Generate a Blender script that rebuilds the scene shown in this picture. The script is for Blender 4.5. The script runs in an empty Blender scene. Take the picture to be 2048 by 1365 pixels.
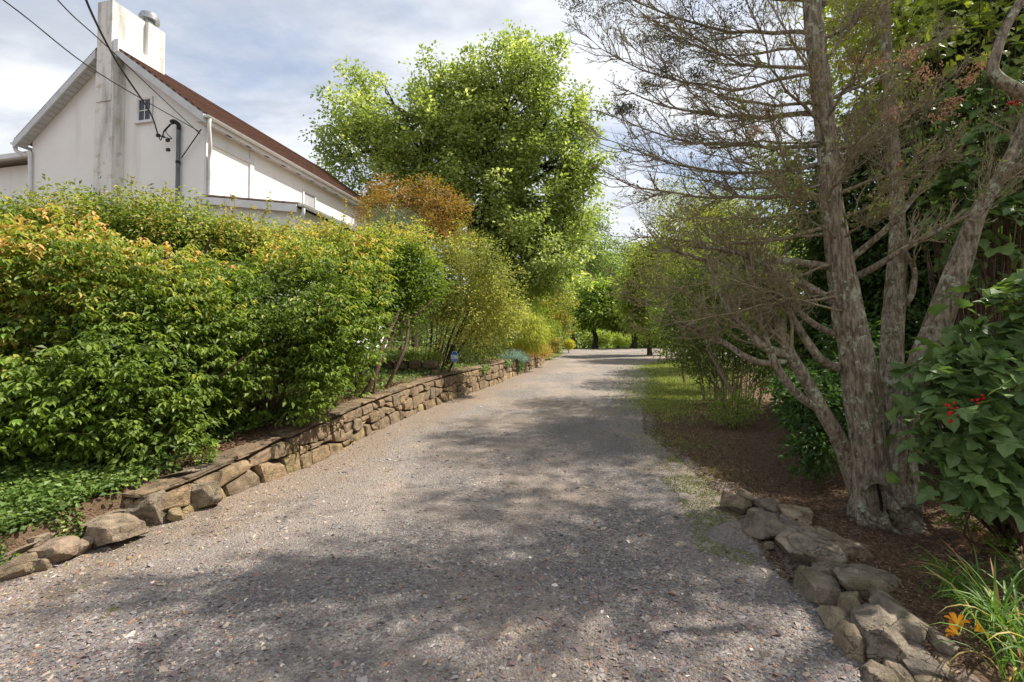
import bpy, math, random
import numpy as np
from mathutils import Vector, Matrix
R = math.radians
random.seed(7); rng = np.random.default_rng(7)
scene = bpy.context.scene
C = scene.collection

# ------------------------------------------------------------------ camera, sky, sun, exposure
F = 17 / 36 * 2048          # focal length in photo pixels
PITCH = R(1.5); EYE = 1.6
cam_d = bpy.data.cameras.new('camera'); cam = bpy.data.objects.new('camera', cam_d); C.objects.link(cam)
cam.location = (0, 0, EYE); cam.rotation_euler = (R(90) + PITCH, 0, 0)
cam_d.lens = 17; cam_d.sensor_width = 36; cam_d.clip_end = 2000; cam_d.clip_start = 0.05
scene.camera = cam
SUN_EL, SUN_AZ = R(54), R(76)     # azimuth clockwise from +Y
world = bpy.data.worlds.new('World'); scene.world = world; world.use_nodes = True
sun_d = bpy.data.lights.new('sun', 'SUN'); sun = bpy.data.objects.new('sun', sun_d); C.objects.link(sun)
sun_d.energy = 4.8; sun_d.angle = R(0.9); sun_d.color = (1, 0.93, 0.82)
sd = Vector((math.sin(SUN_AZ) * math.cos(SUN_EL), math.cos(SUN_AZ) * math.cos(SUN_EL), math.sin(SUN_EL)))
sun.rotation_euler = (-sd).to_track_quat('-Z', 'Y').to_euler(); sun.location = (20, 10, 30)
vs = scene.view_settings; vs.view_transform = 'Standard'; vs.look = 'None'; vs.exposure = 0.9; vs.gamma = 1
vs.use_curve_mapping = False

class NT:
    """tiny helper for writing node trees"""
    def __init__(s, tree): s.t = tree; s.t.nodes.clear()
    def n(s, typ, **kw):
        nd = s.t.nodes.new(typ)
        for k, v in kw.items():
            if k.startswith('i_'):
                key = k[2:]; key = int(key) if key.isdigit() else key.replace('_', ' ')
                sock = nd.inputs[key]
                if isinstance(v, bpy.types.NodeSocket): s.t.links.new(v, sock)
                else: sock.default_value = v
            else: setattr(nd, k, v)
        return nd
    def math(s, op, a, b=0.0, clamp=False):
        return s.n('ShaderNodeMath', operation=op, i_0=a, i_1=b, use_clamp=clamp).outputs[0]
    def vmath(s, op, a, b=(0, 0, 0)):
        return s.n('ShaderNodeVectorMath', operation=op, i_0=a, i_1=b).outputs[0]
    def mix(s, f, a, b, blend='MIX'):
        nd = s.n('ShaderNodeMix', data_type='RGBA', blend_type=blend)
        for k, v in ((0, f), (6, a), (7, b)):
            if isinstance(v, bpy.types.NodeSocket): s.t.links.new(v, nd.inputs[k])
            elif k == 0: nd.inputs[0].default_value = v
            else: nd.inputs[k].default_value = (*v, 1)
        return nd.outputs[2]
    def noise(s, vec, scale, detail=4, rough=0.55, out=0, dist=0.0):
        return s.n('ShaderNodeTexNoise', i_Vector=vec, i_Scale=scale, i_Detail=detail, i_Roughness=rough, i_Distortion=dist).outputs[out]
    def step(s, v, lo, hi):
        return s.n('ShaderNodeMapRange', interpolation_type='SMOOTHSTEP', i_0=v, i_1=lo, i_2=hi, i_3=0.0, i_4=1.0).outputs[0]

w = NT(world.node_tree)
sky = w.n('ShaderNodeTexSky', sky_type='NISHITA', sun_disc=False, sun_elevation=SUN_EL, sun_rotation=SUN_AZ, air_density=1.0, dust_density=1.2, ozone_density=1.5)
tc = w.n('ShaderNodeTexCoord').outputs['Generated']
sep = w.n('ShaderNodeSeparateXYZ', i_0=tc)
zz = w.math('ADD', w.math('MAXIMUM', sep.outputs[2], 0.0), 0.16)
cv = w.n('ShaderNodeCombineXYZ', i_0=w.math('DIVIDE', sep.outputs[0], zz), i_1=w.math('DIVIDE', sep.outputs[1], zz), i_2=0.3).outputs[0]
rot = w.n('ShaderNodeMapping', i_Vector=cv, i_Rotation=(0, 0, R(28)), i_Scale=(0.62, 1.15, 1)).outputs[0]
n1 = w.noise(rot, 1.05, 8, 0.60, dist=0.35)
n2 = w.noise(rot, 0.45, 3, 0.5)
cover = w.step(w.math('ADD', w.math('MULTIPLY', n1, 0.65), w.math('MULTIPLY', n2, 0.5)), 0.44, 0.62)
n3 = w.noise(rot, 1.9, 6, 0.6, dist=0.2)
cloud = w.mix(w.step(n3, 0.35, 0.62), (3.5, 3.75, 4.2), (5.9, 6.0, 6.2))
skyb = w.mix(0.22, sky.outputs[0], (4.0, 4.8, 6.2))
hz = w.step(sep.outputs[2], 0.36, 0.0)
cover2 = w.math('MAXIMUM', cover, w.math('MULTIPLY', hz, 0.85))
bg = w.n('ShaderNodeBackground', i_Color=w.mix(w.math('MULTIPLY', cover2, 0.92), skyb, cloud), i_Strength=0.098)
wo = w.n('ShaderNodeOutputWorld', i_Surface=bg.outputs[0])

# ------------------------------------------------------------------ pixel -> place helpers (photo pixels, 2048 x 1365)
cP, sP = math.cos(PITCH), math.sin(PITCH)
def ray(px, py):
    u, v = (px - 1024) / F, (682.5 - py) / F
    return u, cP - v * sP, sP + v * cP
def W(px, py, d):
    x, y, z = ray(px, py); k = d / y
    return np.array((x * k, d, EYE + z * k))
def road_z(y):
    y = np.asarray(y, float)
    z = 0.055 * 0.8 * np.logaddexp(0, (y - 2.5) / 0.8)
    return 2.15 - 0.25 * np.logaddexp(0, (2.15 - z) / 0.25)
road_z0 = road_z
def G(px, py):
    x, y, z = ray(px, py)
    lo, hi = 1.0, 80.0
    for _ in range(60):
        m = (lo + hi) / 2
        if EYE + z / y * m > float(road_z(m)): lo = m
        else: hi = m
    return np.array((x / y * lo, lo, float(road_z(lo))))

# vectorised value noise
def _h(i, j, k, s):
    n = (i * 374761393 + j * 668265263 + k * 1274126177 + s * 974711) & 0xffffffff
    n = ((n ^ (n >> 13)) * 1103515245) & 0xffffffff
    n = ((n ^ (n >> 16)) * 2654435761) & 0xffffffff
    return ((n >> 8) & 0xffff) / 65535.0
NROT = np.array(Matrix.Rotation(.9, 3, Vector((.5, .3, .8))) @ Matrix.Rotation(.6, 3, 'X'))
def vn(p, scale=1.0, seed=0):
    p = (np.asarray(p, float) @ NROT) * scale; i = np.floor(p).astype(np.int64); f = p - i; f = f * f * (3 - 2 * f)
    r = 0
    for a in (0, 1):
        for b in (0, 1):
            for c in (0, 1):
                wgt = (f[..., 0] if a else 1 - f[..., 0]) * (f[..., 1] if b else 1 - f[..., 1]) * (f[..., 2] if c else 1 - f[..., 2])
                r = r + wgt * _h(i[..., 0] + a, i[..., 1] + b, i[..., 2] + c, seed)
    return r * 2 - 1
def sst(x): x = np.clip(x, 0, 1); return x * x * (3 - 2 * x)

# left wall base line and height, right edge of the drive
wb = np.array([G(*p) for p in ((0, 1158), (110, 1130), (270, 1068), (340, 1045), (500, 976), (620, 930), (700, 890), (770, 856), (860, 816), (940, 786), (1000, 766), (1050, 745), (1090, 728))])
wy = np.concatenate([[1.0], wb[:, 1]]); wx_ = np.concatenate([[wb[0, 0] - 1.6], wb[:, 0]])
def wallx(y): return np.interp(y, wy, wx_)
WEND = wb[-1, 1]
def wallh(y): return np.interp(y, [1, 3.4, 3.9, 4.6, 5.5, 6.3, 8, 11, 16, 20, WEND], [.16, .20, .30, .34, .42, .50, .56, .62, .62, .58, .48])
rb = np.array([G(*p) for p in ((1790, 1365), (1640, 1215), (1545, 1140), (1440, 990), (1360, 920), (1285, 865), (1288, 790), (1298, 752), (1280, 735), (1315, 722))])
def rightx(y): return np.interp(y, rb[:, 1], rb[:, 0])
GRY = G(1310, 722)[1]
def H(x, y):
    x = np.asarray(x, float); y = np.asarray(y, float)
    z = road_z(y)
    t = wallx(y) - 0.20 - x
    on = 1 - sst((y - WEND) / 2.0)
    z = z + (wallh(y) - .03) * sst(t / .14) * on + np.clip(t, 0, 16) * .065 * (1 - sst((y - WEND) / 14))
    tr = x - rightx(y)
    z = z + .10 * sst((tr - .10) / .3) * (1 - sst((y - 4.3) / 1.2)) + np.clip(tr, 0, 8) * .016
    p = np.stack([x, y, np.zeros_like(x)], -1)
    z = z + .02 * vn(p, .7, 3) + .008 * vn(p, 3.1, 4)
    return z
def on_ground(p, dz=0): return np.array((p[0], p[1], float(H(p[0], p[1])) + dz))

def GH(px, py, dz=0.0):
    x, y, z = ray(px, py); d = 1.2
    while d < 60 and EYE + z / y * d > float(H(x / y * d, d)) + dz: d += .01
    return np.array((x / y * d, d, float(H(x / y * d, d))))

# ------------------------------------------------------------------ object helpers
def thing(name, label, cat, loc=(0, 0, 0), group=None, kind=None):
    o = bpy.data.objects.new(name, None); C.objects.link(o); o.location = tuple(map(float, loc)); o.empty_display_size = .2
    o['label'] = label; o['category'] = cat
    if group: o['group'] = group
    if kind: o['kind'] = kind
    return o
def link(name, me, m=None, parent=None, kind=None, label=None, cat=None, group=None, color=None):
    o = bpy.data.objects.new(name, me); C.objects.link(o)
    if m is not None and not me.materials: me.materials.append(m)
    if parent is not None: o.parent = parent
    for k, v in (('kind', kind), ('label', label), ('category', cat), ('group', group)):
        if v: o[k] = v
    if color is not None: o.color = (*color, 1)
    return o
def root_loc(o):
    l = Vector((0, 0, 0))
    while o is not None: l = l + o.location; o = o.parent
    return np.array(l)
class MB:
    """collects geometry given in world coordinates"""
    def __init__(s): s.v = []; s.f = []; s.c = []; s.n = 0
    def add(s, v, f, col=None):
        v = np.asarray(v, float).reshape(-1, 3); f = np.asarray(f, int)
        s.v.append(v); s.f.append(f + s.n); s.n += len(v)
        if col is not None: s.c.append(np.broadcast_to(np.asarray(col, float), (len(v), 3)))
        return s
    def mesh(s, name, org=(0, 0, 0), smooth=False):
        me = bpy.data.meshes.new(name)
        v = np.concatenate(s.v) - np.asarray(org)
        me.vertices.add(len(v)); me.vertices.foreach_set('co', v.astype(np.float32).ravel())
        loops = np.concatenate([f.ravel() for f in s.f]); sizes = np.concatenate([np.full(len(f), f.shape[1]) for f in s.f])
        me.loops.add(len(loops)); me.loops.foreach_set('vertex_index', loops.astype(np.int32))
        me.polygons.add(len(sizes))
        me.polygons.foreach_set('loop_start', np.concatenate([[0], np.cumsum(sizes)[:-1]]).astype(np.int32))
        if s.c:
            a = me.color_attributes.new('col', 'FLOAT_COLOR', 'POINT')
            cc = np.concatenate(s.c); a.data.foreach_set('color', np.c_[cc, np.ones(len(cc))].astype(np.float32).ravel())
        me.update(calc_edges=True); me.validate()
        me.polygons.foreach_set('use_smooth', np.full(len(me.polygons), bool(smooth)))
        return me
    def build(s, name, m, parent=None, smooth=False, sharp=None, **kw):
        o = s._build(name, m, parent, smooth, **kw)
        if sharp: o.data.set_sharp_from_angle(angle=sharp)
        return o
    def _build(s, name, m, parent=None, smooth=False, **kw):
        org = root_loc(parent) if parent is not None else (0, 0, 0)
        if parent is None and kw.pop('local', True):
            v = np.concatenate(s.v); org = np.array((v[:, 0].mean(), v[:, 1].mean(), v[:, 2].min()))
            o = link(name, s.mesh(name, org, smooth), m, None, **kw); o.location = org; return o
        kw.pop('local', None)
        return link(name, s.mesh(name, org, smooth), m, parent, **kw)

def tube(pts, rad, sides=6, cap=True):
    pts = np.asarray(pts, float); n = len(pts); rad = np.broadcast_to(rad, (n,))
    t = np.gradient(pts, axis=0); t /= np.linalg.norm(t, axis=1)[:, None] + 1e-12
    ref = np.array((0.13, 0.97, 0.2)) if abs(t[0][1]) < .8 else np.array((1, 0.1, 0.2))
    a = np.cross(t, ref); a /= np.linalg.norm(a, axis=1)[:, None] + 1e-12; b = np.cross(t, a)
    th = np.arange(sides) / sides * 2 * np.pi
    v = pts[:, None] + rad[:, None, None] * (np.cos(th)[None, :, None] * a[:, None] + np.sin(th)[None, :, None] * b[:, None])
    i = np.arange(n - 1)[:, None] * sides; j = np.arange(sides)[None]; k = (j + 1) % sides
    f = np.stack([i + j, i + k, i + sides + k, i + sides + j], -1).reshape(-1, 4)
    return v.reshape(-1, 3), f
def smooth_path(pts, k=6):
    """Catmull-Rom through rows (any width)"""
    p = np.asarray(pts, float); q = np.vstack([2 * p[0] - p[1], p, 2 * p[-1] - p[-2]]); out = []
    for i in range(len(p) - 1):
        a, b, c, d = q[i:i + 4]
        for t in np.arange(k) / k:
            out.append(.5 * (2 * b + (c - a) * t + (2 * a - 5 * b + 4 * c - d) * t * t + (3 * b - a - 3 * c + d) * t ** 3))
    out.append(p[-1]); return np.array(out)
def boxv(p0, p1, fr=None):
    x0, y0, z0 = p0; x1, y1, z1 = p1
    v = np.array([(x, y, z) for z in (z0, z1) for y in (y0, y1) for x in (x0, x1)], float)
    f = np.array([(0, 2, 3, 1), (4, 5, 7, 6), (0, 1, 5, 4), (2, 6, 7, 3), (0, 4, 6, 2), (1, 3, 7, 5)])
    return (fr(v) if fr else v), f

# ------------------------------------------------------------------ materials
def newmat(name):
    m = bpy.data.materials.new(name); m.use_nodes = True; return m, NT(m.node_tree)
def finish(nt, col, rough=.8, bump=None, bstr=.4, bdist=.02, spec=.3, metal=0.0):
    b = nt.n('ShaderNodeBsdfPrincipled')
    for k, v in (('Base Color', col), ('Roughness', rough), ('Specular IOR Level', spec), ('Metallic', metal)):
        if isinstance(v, bpy.types.NodeSocket): nt.t.links.new(v, b.inputs[k])
        else: b.inputs[k].default_value = (*v, 1) if isinstance(v, tuple) else v
    if bump is not None:
        bn = nt.n('ShaderNodeBump', i_Height=bump, i_Strength=bstr, i_Distance=bdist); nt.t.links.new(bn.outputs[0], b.inputs['Normal'])
    o = nt.n('ShaderNodeOutputMaterial', i_Surface=b.outputs[0]); return b
def pos(nt): return nt.n('ShaderNodeNewGeometry').outputs['Position']
def objc(nt): return nt.n('ShaderNodeTexCoord').outputs['Object']

def leaf_mat(name, use_obj=False, trans=.38, rough=.5, spec=.35):
    m, t = newmat(name)
    c = t.n('ShaderNodeObjectInfo').outputs['Color'] if use_obj else t.n('ShaderNodeVertexColor', layer_name='col').outputs[0]
    c = t.vmath('MULTIPLY', c, (1.5, 1.45, 1.4)); nz = t.noise(pos(t), 60, 2)
    c = t.mix(.35, c, t.mix(nz, (.35, .35, .35), (.75, .75, .75)), 'OVERLAY')
    b = t.n('ShaderNodeBsdfPrincipled', i_Base_Color=c, i_Roughness=rough); b.inputs['Specular IOR Level'].default_value = spec
    tr = t.n('ShaderNodeBsdfTranslucent', i_Color=t.mix(.6, c, t.vmath('MULTIPLY', c, (1.9, 2.0, .7))))
    mx = t.n('ShaderNodeMixShader', i_0=trans, i_1=b.outputs[0], i_2=tr.outputs[0])
    t.n('ShaderNodeOutputMaterial', i_Surface=mx.outputs[0]); return m
M_leaf = leaf_mat('leaf'); M_leafo = leaf_mat('leaf_single', True); M_gloss = leaf_mat('glossy_leaf', False, .25, .5, .35)
M_needle = leaf_mat('needle', False, .15, .7, .2); M_big = leaf_mat('broad_leaf', True, .28, .42, .4)

def bark_mat(name, c1, c2, lichen=0.0, moss=0.0, sc=1.0):
    m, t = newmat(name); p = pos(t)
    st = t.vmath('MULTIPLY', p, (1, 1, .22))
    n = t.noise(st, 42 * sc, 6, .65); nb = t.noise(p, 4, 3)
    col = t.mix(t.step(n, .3, .7), c1, c2); col = t.mix(t.math('MULTIPLY', nb, .5), col, c1)
    if moss:
        col = t.mix(t.math('MULTIPLY', t.step(t.noise(p, 5.5, 5, .7), .56, .64), moss), col, (.055, .06, .018))
    if lichen:
        vd = t.n('ShaderNodeTexVoronoi', i_Vector=t.vmath('ADD', p, t.vmath('MULTIPLY', t.noise(p, 30, 3, .6, out=1), (.05, .05, .05))), i_Scale=15.0)
        gate = t.step(t.noise(p, 3.2, 3, .6), .42, .52)
        blot = t.math('MULTIPLY', t.math('MAXIMUM', t.step(t.noise(p, 12, 6, .70), .575, .60), t.step(vd.outputs[0], .22, .18)), gate)
        fine = t.step(t.noise(p, 38, 4, .7), .6, .68)
        msk = t.math('MAXIMUM', blot, t.math('MULTIPLY', t.math('MULTIPLY', fine, t.step(nb, .38, .6)), .8))
        col = t.mix(t.math('MULTIPLY', msk, lichen), col, t.mix(t.noise(p, 90, 2), (.30, .35, .24), (.52, .55, .40)))
    finish(t, col, .9, t.math('ADD', n, t.noise(p, 160, 3)), .7, .012, .15); return m
M_bark = bark_mat('grey_bark', (.095, .072, .050), (.50, .415, .31), .95, .65)
M_twig = bark_mat('pale_twig_bark', (.17, .135, .078), (.46, .39, .25), .35, 0)
M_bark2 = bark_mat('brown_bark', (.035, .024, .018), (.11, .08, .06))
M_stem = bark_mat('stem_bark', (.07, .042, .03), (.19, .125, .09))

def ground_mat():
    m, t = newmat('ground_cover'); p = pos(t)
    at = t.n('ShaderNodeVertexColor', layer_name='col').outputs[0]
    s = t.n('ShaderNodeSeparateColor', i_0=at)
    j = t.math('MULTIPLY', t.math('SUBTRACT', t.math('ADD', t.math('MULTIPLY', t.noise(p, 2.2, 4), .6), t.math('MULTIPLY', t.noise(p, 14, 4, .7), .4)), .5), 3.2)
    mul = t.step(t.math('ADD', s.outputs[0], j), .42, .58)
    gr = t.step(t.math('ADD', s.outputs[1], j), .40, .60)
    di = t.step(t.math('ADD', s.outputs[2], t.math('MULTIPLY', j, .9)), .30, .80)
    v = t.n('ShaderNodeTexVoronoi', i_Vector=p, i_Scale=62.0); v2 = t.n('ShaderNodeTexVoronoi', i_Vector=p, i_Scale=24.0)
    sc = t.n('ShaderNodeSeparateColor', i_0=v.outputs['Color']); sc2 = t.n('ShaderNodeSeparateColor', i_0=v2.outputs['Color'])
    g = t.mix(sc.outputs[0], (.122, .112, .105), (.375, .345, .315))
    g = t.mix(t.math('MULTIPLY', t.step(sc.outputs[1], .90, .95), .7), g, (.40, .37, .34))
    g = t.mix(t.math('MULTIPLY', t.step(sc.outputs[2], .88, .93), .6), g, (.24, .13, .09))
    g = t.mix(t.math('MULTIPLY', sc2.outputs[0], .28), g, (.19, .155, .135))
    bigp = t.step(t.noise(p, .55, 5, .6), .42, .60)
    g = t.mix(t.math('MULTIPLY', bigp, .62), g, (.36, .285, .225))
    wear = t.step(t.noise(t.vmath('MULTIPLY', p, (1, .3, 1)), 1.3, 4, .6), .45, .6)
    g = t.mix(t.math('MULTIPLY', wear, .35), g, (.16, .150, .148))
    dirt = t.mix(t.noise(p, 30, 5, .7), (.18, .135, .10), (.33, .265, .205))
    c = t.mix(t.math('MULTIPLY', di, .8), g, dirt)
    mc = t.mix(t.noise(t.vmath('MULTIPLY', p, (1, 1, 1)), 45, 5, .75), (.060, .038, .024), (.23, .150, .095))
    c = t.mix(mul, c, mc)
    gc = t.mix(t.noise(p, 28, 4, .7), (.07, .085, .024), (.17, .19, .055))
    c = t.mix(gr, c, gc)
    h = t.math('ADD', t.math('MULTIPLY', v.outputs[0], -1.2), t.math('ADD', t.noise(p, 90, 4, .7), t.math('MULTIPLY', v2.outputs[0], -.6)))
    finish(t, c, .93, h, .8, .018, .12); return m
M_ground = ground_mat()

def stone_mat():
    m, t = newmat('field_stone'); p = pos(t); oi = t.n('ShaderNodeObjectInfo')
    n = t.noise(p, 9, 6, .7, dist=.4); n2 = t.noise(p, 70, 4, .7)
    c = t.mix(t.step(n, .3, .72), t.vmath('MULTIPLY', oi.outputs['Color'], (.62, .59, .56)), t.vmath('MULTIPLY', oi.outputs['Color'], (1.75, 1.70, 1.62)))
    c = t.mix(t.math('MULTIPLY', n2, .35), c, (.06, .05, .042))
    c = t.mix(t.math('MULTIPLY', t.step(t.noise(p, 26, 5, .75), .58, .66), .5), c, (.34, .32, .25))
    c = t.mix(t.math('MULTIPLY', t.step(t.noise(p, 3.1, 3, .6), .58, .68), .42), c, (.13, .115, .03))
    vc = t.n('ShaderNodeTexVoronoi', feature='DISTANCE_TO_EDGE', i_Vector=t.vmath('ADD', t.vmath('MULTIPLY', p, (1, 1, 1.9)), t.vmath('MULTIPLY', t.noise(p, 7, 4, .7, out=1), (.16, .16, .16))), i_Scale=5.5)
    crack = t.math('MULTIPLY', t.step(vc.outputs[0], .022, .0), t.step(t.noise(p, 2.3, 2), .45, .55)); c = t.mix(t.math('MULTIPLY', crack, .75), c, (.035, .028, .022))
    c = t.mix(t.math('MULTIPLY', t.step(t.noise(p, 130, 3, .6), .60, .66), .45), c, (.42, .40, .34))
    h = t.math('ADD', t.math('ADD', t.math('MULTIPLY', n, 1.5), t.math('MULTIPLY', crack, -1.2)), t.math('ADD', n2, t.noise(p, 22, 4, .7)))
    finish(t, c, .88, h, .75, .025, .2); return m
M_stone = stone_mat()
def plain(name, c1, c2, sc=8, rough=.7, bstr=.3, metal=0.0, spec=.3, bd=.01):
    m, t = newmat(name); p = pos(t); n = t.noise(p, sc, 5, .65)
    finish(t, t.mix(t.step(n, .3, .7), c1, c2), rough, n, bstr, bd, spec, metal); return m
M_soil = plain('dark_soil', (.030, .021, .015), (.075, .052, .036), 20, .95, .6)

# ------------------------------------------------------------------ ground
def axis_pts(stops):
    out = []
    for (a, b, n) in stops: out.append(np.linspace(a, b, n, endpoint=False))
    out.append([stops[-1][1]]); return np.concatenate(out)
gx = axis_pts([(-400, -60, 8), (-60, -16, 16), (-16, -6, 36), (-6, 6, 240), (6, 16, 50), (16, 60, 20), (60, 400, 8)])
gy = axis_pts([(-60, -4, 12), (-4, 1.2, 12), (1.2, 9, 150), (9, 26, 150), (26, 50, 60), (50, 120, 20), (120, 700, 10)])
X, Y = np.meshgrid(gx, gy)
Z = H(X, Y)
tr_ = X - rightx(Y); tl_ = wallx(Y) - X
court = (Y > GRY) & (Y < 43) & (X < 22)
past = Y > WEND
mulch = sst((tr_ + .05) / .5) * (Y < GRY)
mulch = np.maximum(mulch, sst((tl_ - .22) / .06) * (~past))
grass = np.where((Y > 5.0) & (Y < GRY), sst((tr_ + .45) / .9) * (1 - sst((tr_ - np.interp(Y, [5, 6.5, 9, 12, 20], [.0, .12, .45, 1.1, 3.2])) / 1.3)) * (.35 + .65 * sst((Y - 8.5) / 4)) * sst((Y - 5.8) / 1.5), 0)
grass = np.where((Y > 9) & (tr_ > 5), 1, grass)
grass = np.where(Y >= 43, 1, grass)
leftedge = np.interp(Y, [WEND, 30, 43], [wb[-1, 0], 3.4, 5.0])
grass = np.where(past & (X < leftedge - .3), .9, grass)
grass = np.where(court & (X >= leftedge - .3), 0, grass)
grass = np.where((Y > GRY) & (Y < 43) & (X > 22), 1, grass)
mulch = np.where(past, 0, mulch) * (1 - np.where(grass > .95, 1, 0))
dirt = np.where(tl_ < 0, sst(1 - (-tl_) / 1.6) * 1.0, 0) + .30 * sst(1 - abs(tr_) / .6) * (Y < 9)
col = np.stack([mulch, grass, dirt], -1).reshape(-1, 3)
gz = Z - np.where((X > rightx(Y)) & (Y < 0), 0, 0)
V = np.stack([X, Y, gz], -1).reshape(-1, 3); nx, ny = len(gx), len(gy)
ii, jj = np.meshgrid(np.arange(nx - 1), np.arange(ny - 1)); q = (jj * nx + ii)
faces = np.stack([q, q + 1, q + nx + 1, q + nx], -1).reshape(-1, 4)
fc = col[faces].mean(1); fy = V[faces][:, :, 1].mean(1); fl = tl_.reshape(-1)[faces].mean(1)
kindf = np.where(fc[:, 1] > .5, 2, np.where(fc[:, 0] > .5, 1, 0)); kindf = np.where((fl > .2) & (fy < WEND), 3, kindf)
for k, nm in enumerate(('gravel_drive', 'mulch_bed', 'lawn', 'planting_bank')):
    fs = faces[kindf == k]; us, inv = np.unique(fs, return_inverse=True)
    mb = MB().add(V[us], inv.reshape(-1, 4), col[us]); mb.build(nm, M_ground, None, True, kind='structure', local=False)

# loose gravel: real chips
def in_drive(x, y): return (x > wallx(y) + .03) & (x < rightx(y) + .12 * rng.standard_normal(len(x)) + np.where(y < 5, .0, .1))
def rand_chips(n, ymin, ymax, smin, smax, pw):
    u = rng.random(n); y = (ymin ** (1 - pw) + u * (ymax ** (1 - pw) - ymin ** (1 - pw))) ** (1 / (1 - pw)) if pw != 1 else ymin * (ymax / ymin) ** u
    x = rng.uniform(-1.12, 1.0, n) * y
    k = in_drive(x, y) & (vn(np.stack([x, y, 0 * x], -1), 1.4, 9) > rng.uniform(-1.3, .5, n))
    x, y = x[k], y[k]; n = len(x)
    s = smin + (smax - smin) * rng.random(n) ** 3
    s = s * (0.7 + 0.045 * y)
    base = np.array([(1, 0, 0), (-.2, .9, 0), (-.9, -.15, 0), (.1, -.85, 0), (.1, .05, .55), (.45, .4, .38), (-.45, -.35, .36)], float)
    tf = np.array([(0, 5, 4), (0, 1, 5), (1, 4, 5), (1, 2, 4), (2, 6, 4), (2, 3, 6), (3, 4, 6), (3, 0, 4)])
    v = base[None] * (1 + .35 * rng.standard_normal((n, 7, 1)) * .6) * np.stack([s, s * rng.uniform(.55, 1, n), s * rng.uniform(.35, .8, n)], -1)[:, None]
    tilt = rng.normal(0, .25, (n, 2)); v[..., 2] += v[..., 0] * tilt[:, None, 0] + v[..., 1] * tilt[:, None, 1]
    a = rng.uniform(0, 2 * np.pi, n)[:, None]; ca, sa = np.cos(a), np.sin(a)
    v = np.stack([v[..., 0] * ca - v[..., 1] * sa, v[..., 0] * sa + v[..., 1] * ca, v[..., 2]], -1)
    v += np.stack([x, y, H(x, y) + .001], -1)[:, None]
    pal = np.array([(.10, .096, .105), (.15, .14, .148), (.21, .20, .20), (.17, .125, .11), (.26, .22, .18), (.45, .42, .38), (.13, .10, .105), (.22, .12, .08)])
    c = np.array((1.55, 1.47, 1.38)) * pal[rng.choice(8, n, p=[.21, .22, .17, .15, .10, .01, .12, .02])] * rng.uniform(.8, 1.15, (n, 1))
    f = tf[None] + (np.arange(n) * 7)[:, None, None]
    return v.reshape(-1, 3), f.reshape(-1, 3), np.repeat(c, 7, 0)
mb = MB(); mb.add(*rand_chips(5200, 1.9, 9, .018, .042, 1.5)); mb.add(*rand_chips(60000, 1.9, 6.5, .005, .022, 1.9)); mb.add(*rand_chips(38000, 5, 16, .005, .016, 1.6))
def vcol_mat(name, rough=.85, sc=120):
    m, t = newmat(name); c = t.n('ShaderNodeVertexColor', layer_name='col').outputs[0]; p = pos(t); n = t.noise(p, sc, 4, .7)
    finish(t, t.mix(.5, c, t.mix(n, (.2, .2, .2), (.8, .8, .8)), 'OVERLAY'), rough, n, .4, .006, .25); return m
M_chip = vcol_mat('slate_chip')
mb.build('loose_gravel', M_chip, None, kind='stuff', label='grey and tan slate chips lying loose over the drive', cat='gravel', local=False)

# ------------------------------------------------------------------ rocks
_cub = {}
def cubegrid(n):
    if n in _cub: return _cub[n]
    idx = {}; vs_ = []; fs = []
    def vid(p):
        k = tuple(int(round(c * 1000)) for c in p)
        if k not in idx: idx[k] = len(vs_); vs_.append(p)
        return idx[k]
    for ax in range(3):
        for sg in (-1, 1):
            for i in range(n):
                for j in range(n):
                    qd = []
                    for (di, dj) in ((0, 0), (1, 0), (1, 1), (0, 1)):
                        p = [0, 0, 0]; p[ax] = sg; p[(ax + 1) % 3] = -1 + 2 * (i + di) / n; p[(ax + 2) % 3] = -1 + 2 * (j + dj) / n
                        qd.append(vid(tuple(p)))
                    fs.append(qd if sg > 0 else qd[::-1])
    _cub[n] = (np.array(vs_, float), np.array(fs)); return _cub[n]
def rock_unit(n, p=5.0, seed=0, amp=.10, cuts=3):
    amp = amp * .8
    v, f = cubegrid(n); v = v.copy()
    ln = (np.abs(v) ** p).sum(1) ** (1 / p); v = v / ln[:, None]
    r = np.random.default_rng(seed)
    for _ in range(cuts):
        nrm = r.standard_normal(3); nrm /= np.linalg.norm(nrm); d = r.uniform(.66, 1.02) * (1 if cuts > 4 else 1.15)
        k = v @ nrm - d; v = v - np.where(k > 0, k, 0)[:, None] * nrm
    off = r.uniform(0, 50, 3)
    v = v * (1 + amp * vn(v + off, 1.3, seed)[:, None] + amp * .55 * vn(v + off, 3.4, seed + 1)[:, None] + amp * .35 * vn(v + off, 7.5, seed + 2)[:, None])
    return v, f
STONE_COLS = [tuple(c * k for c, k in zip(q_, (1.14, 1.0, .82))) for q_ in [(.20, .165, .125), (.175, .15, .118), (.225, .185, .135), (.195, .158, .118), (.16, .14, .115), (.24, .20, .145), (.18, .145, .115)]]

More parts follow.
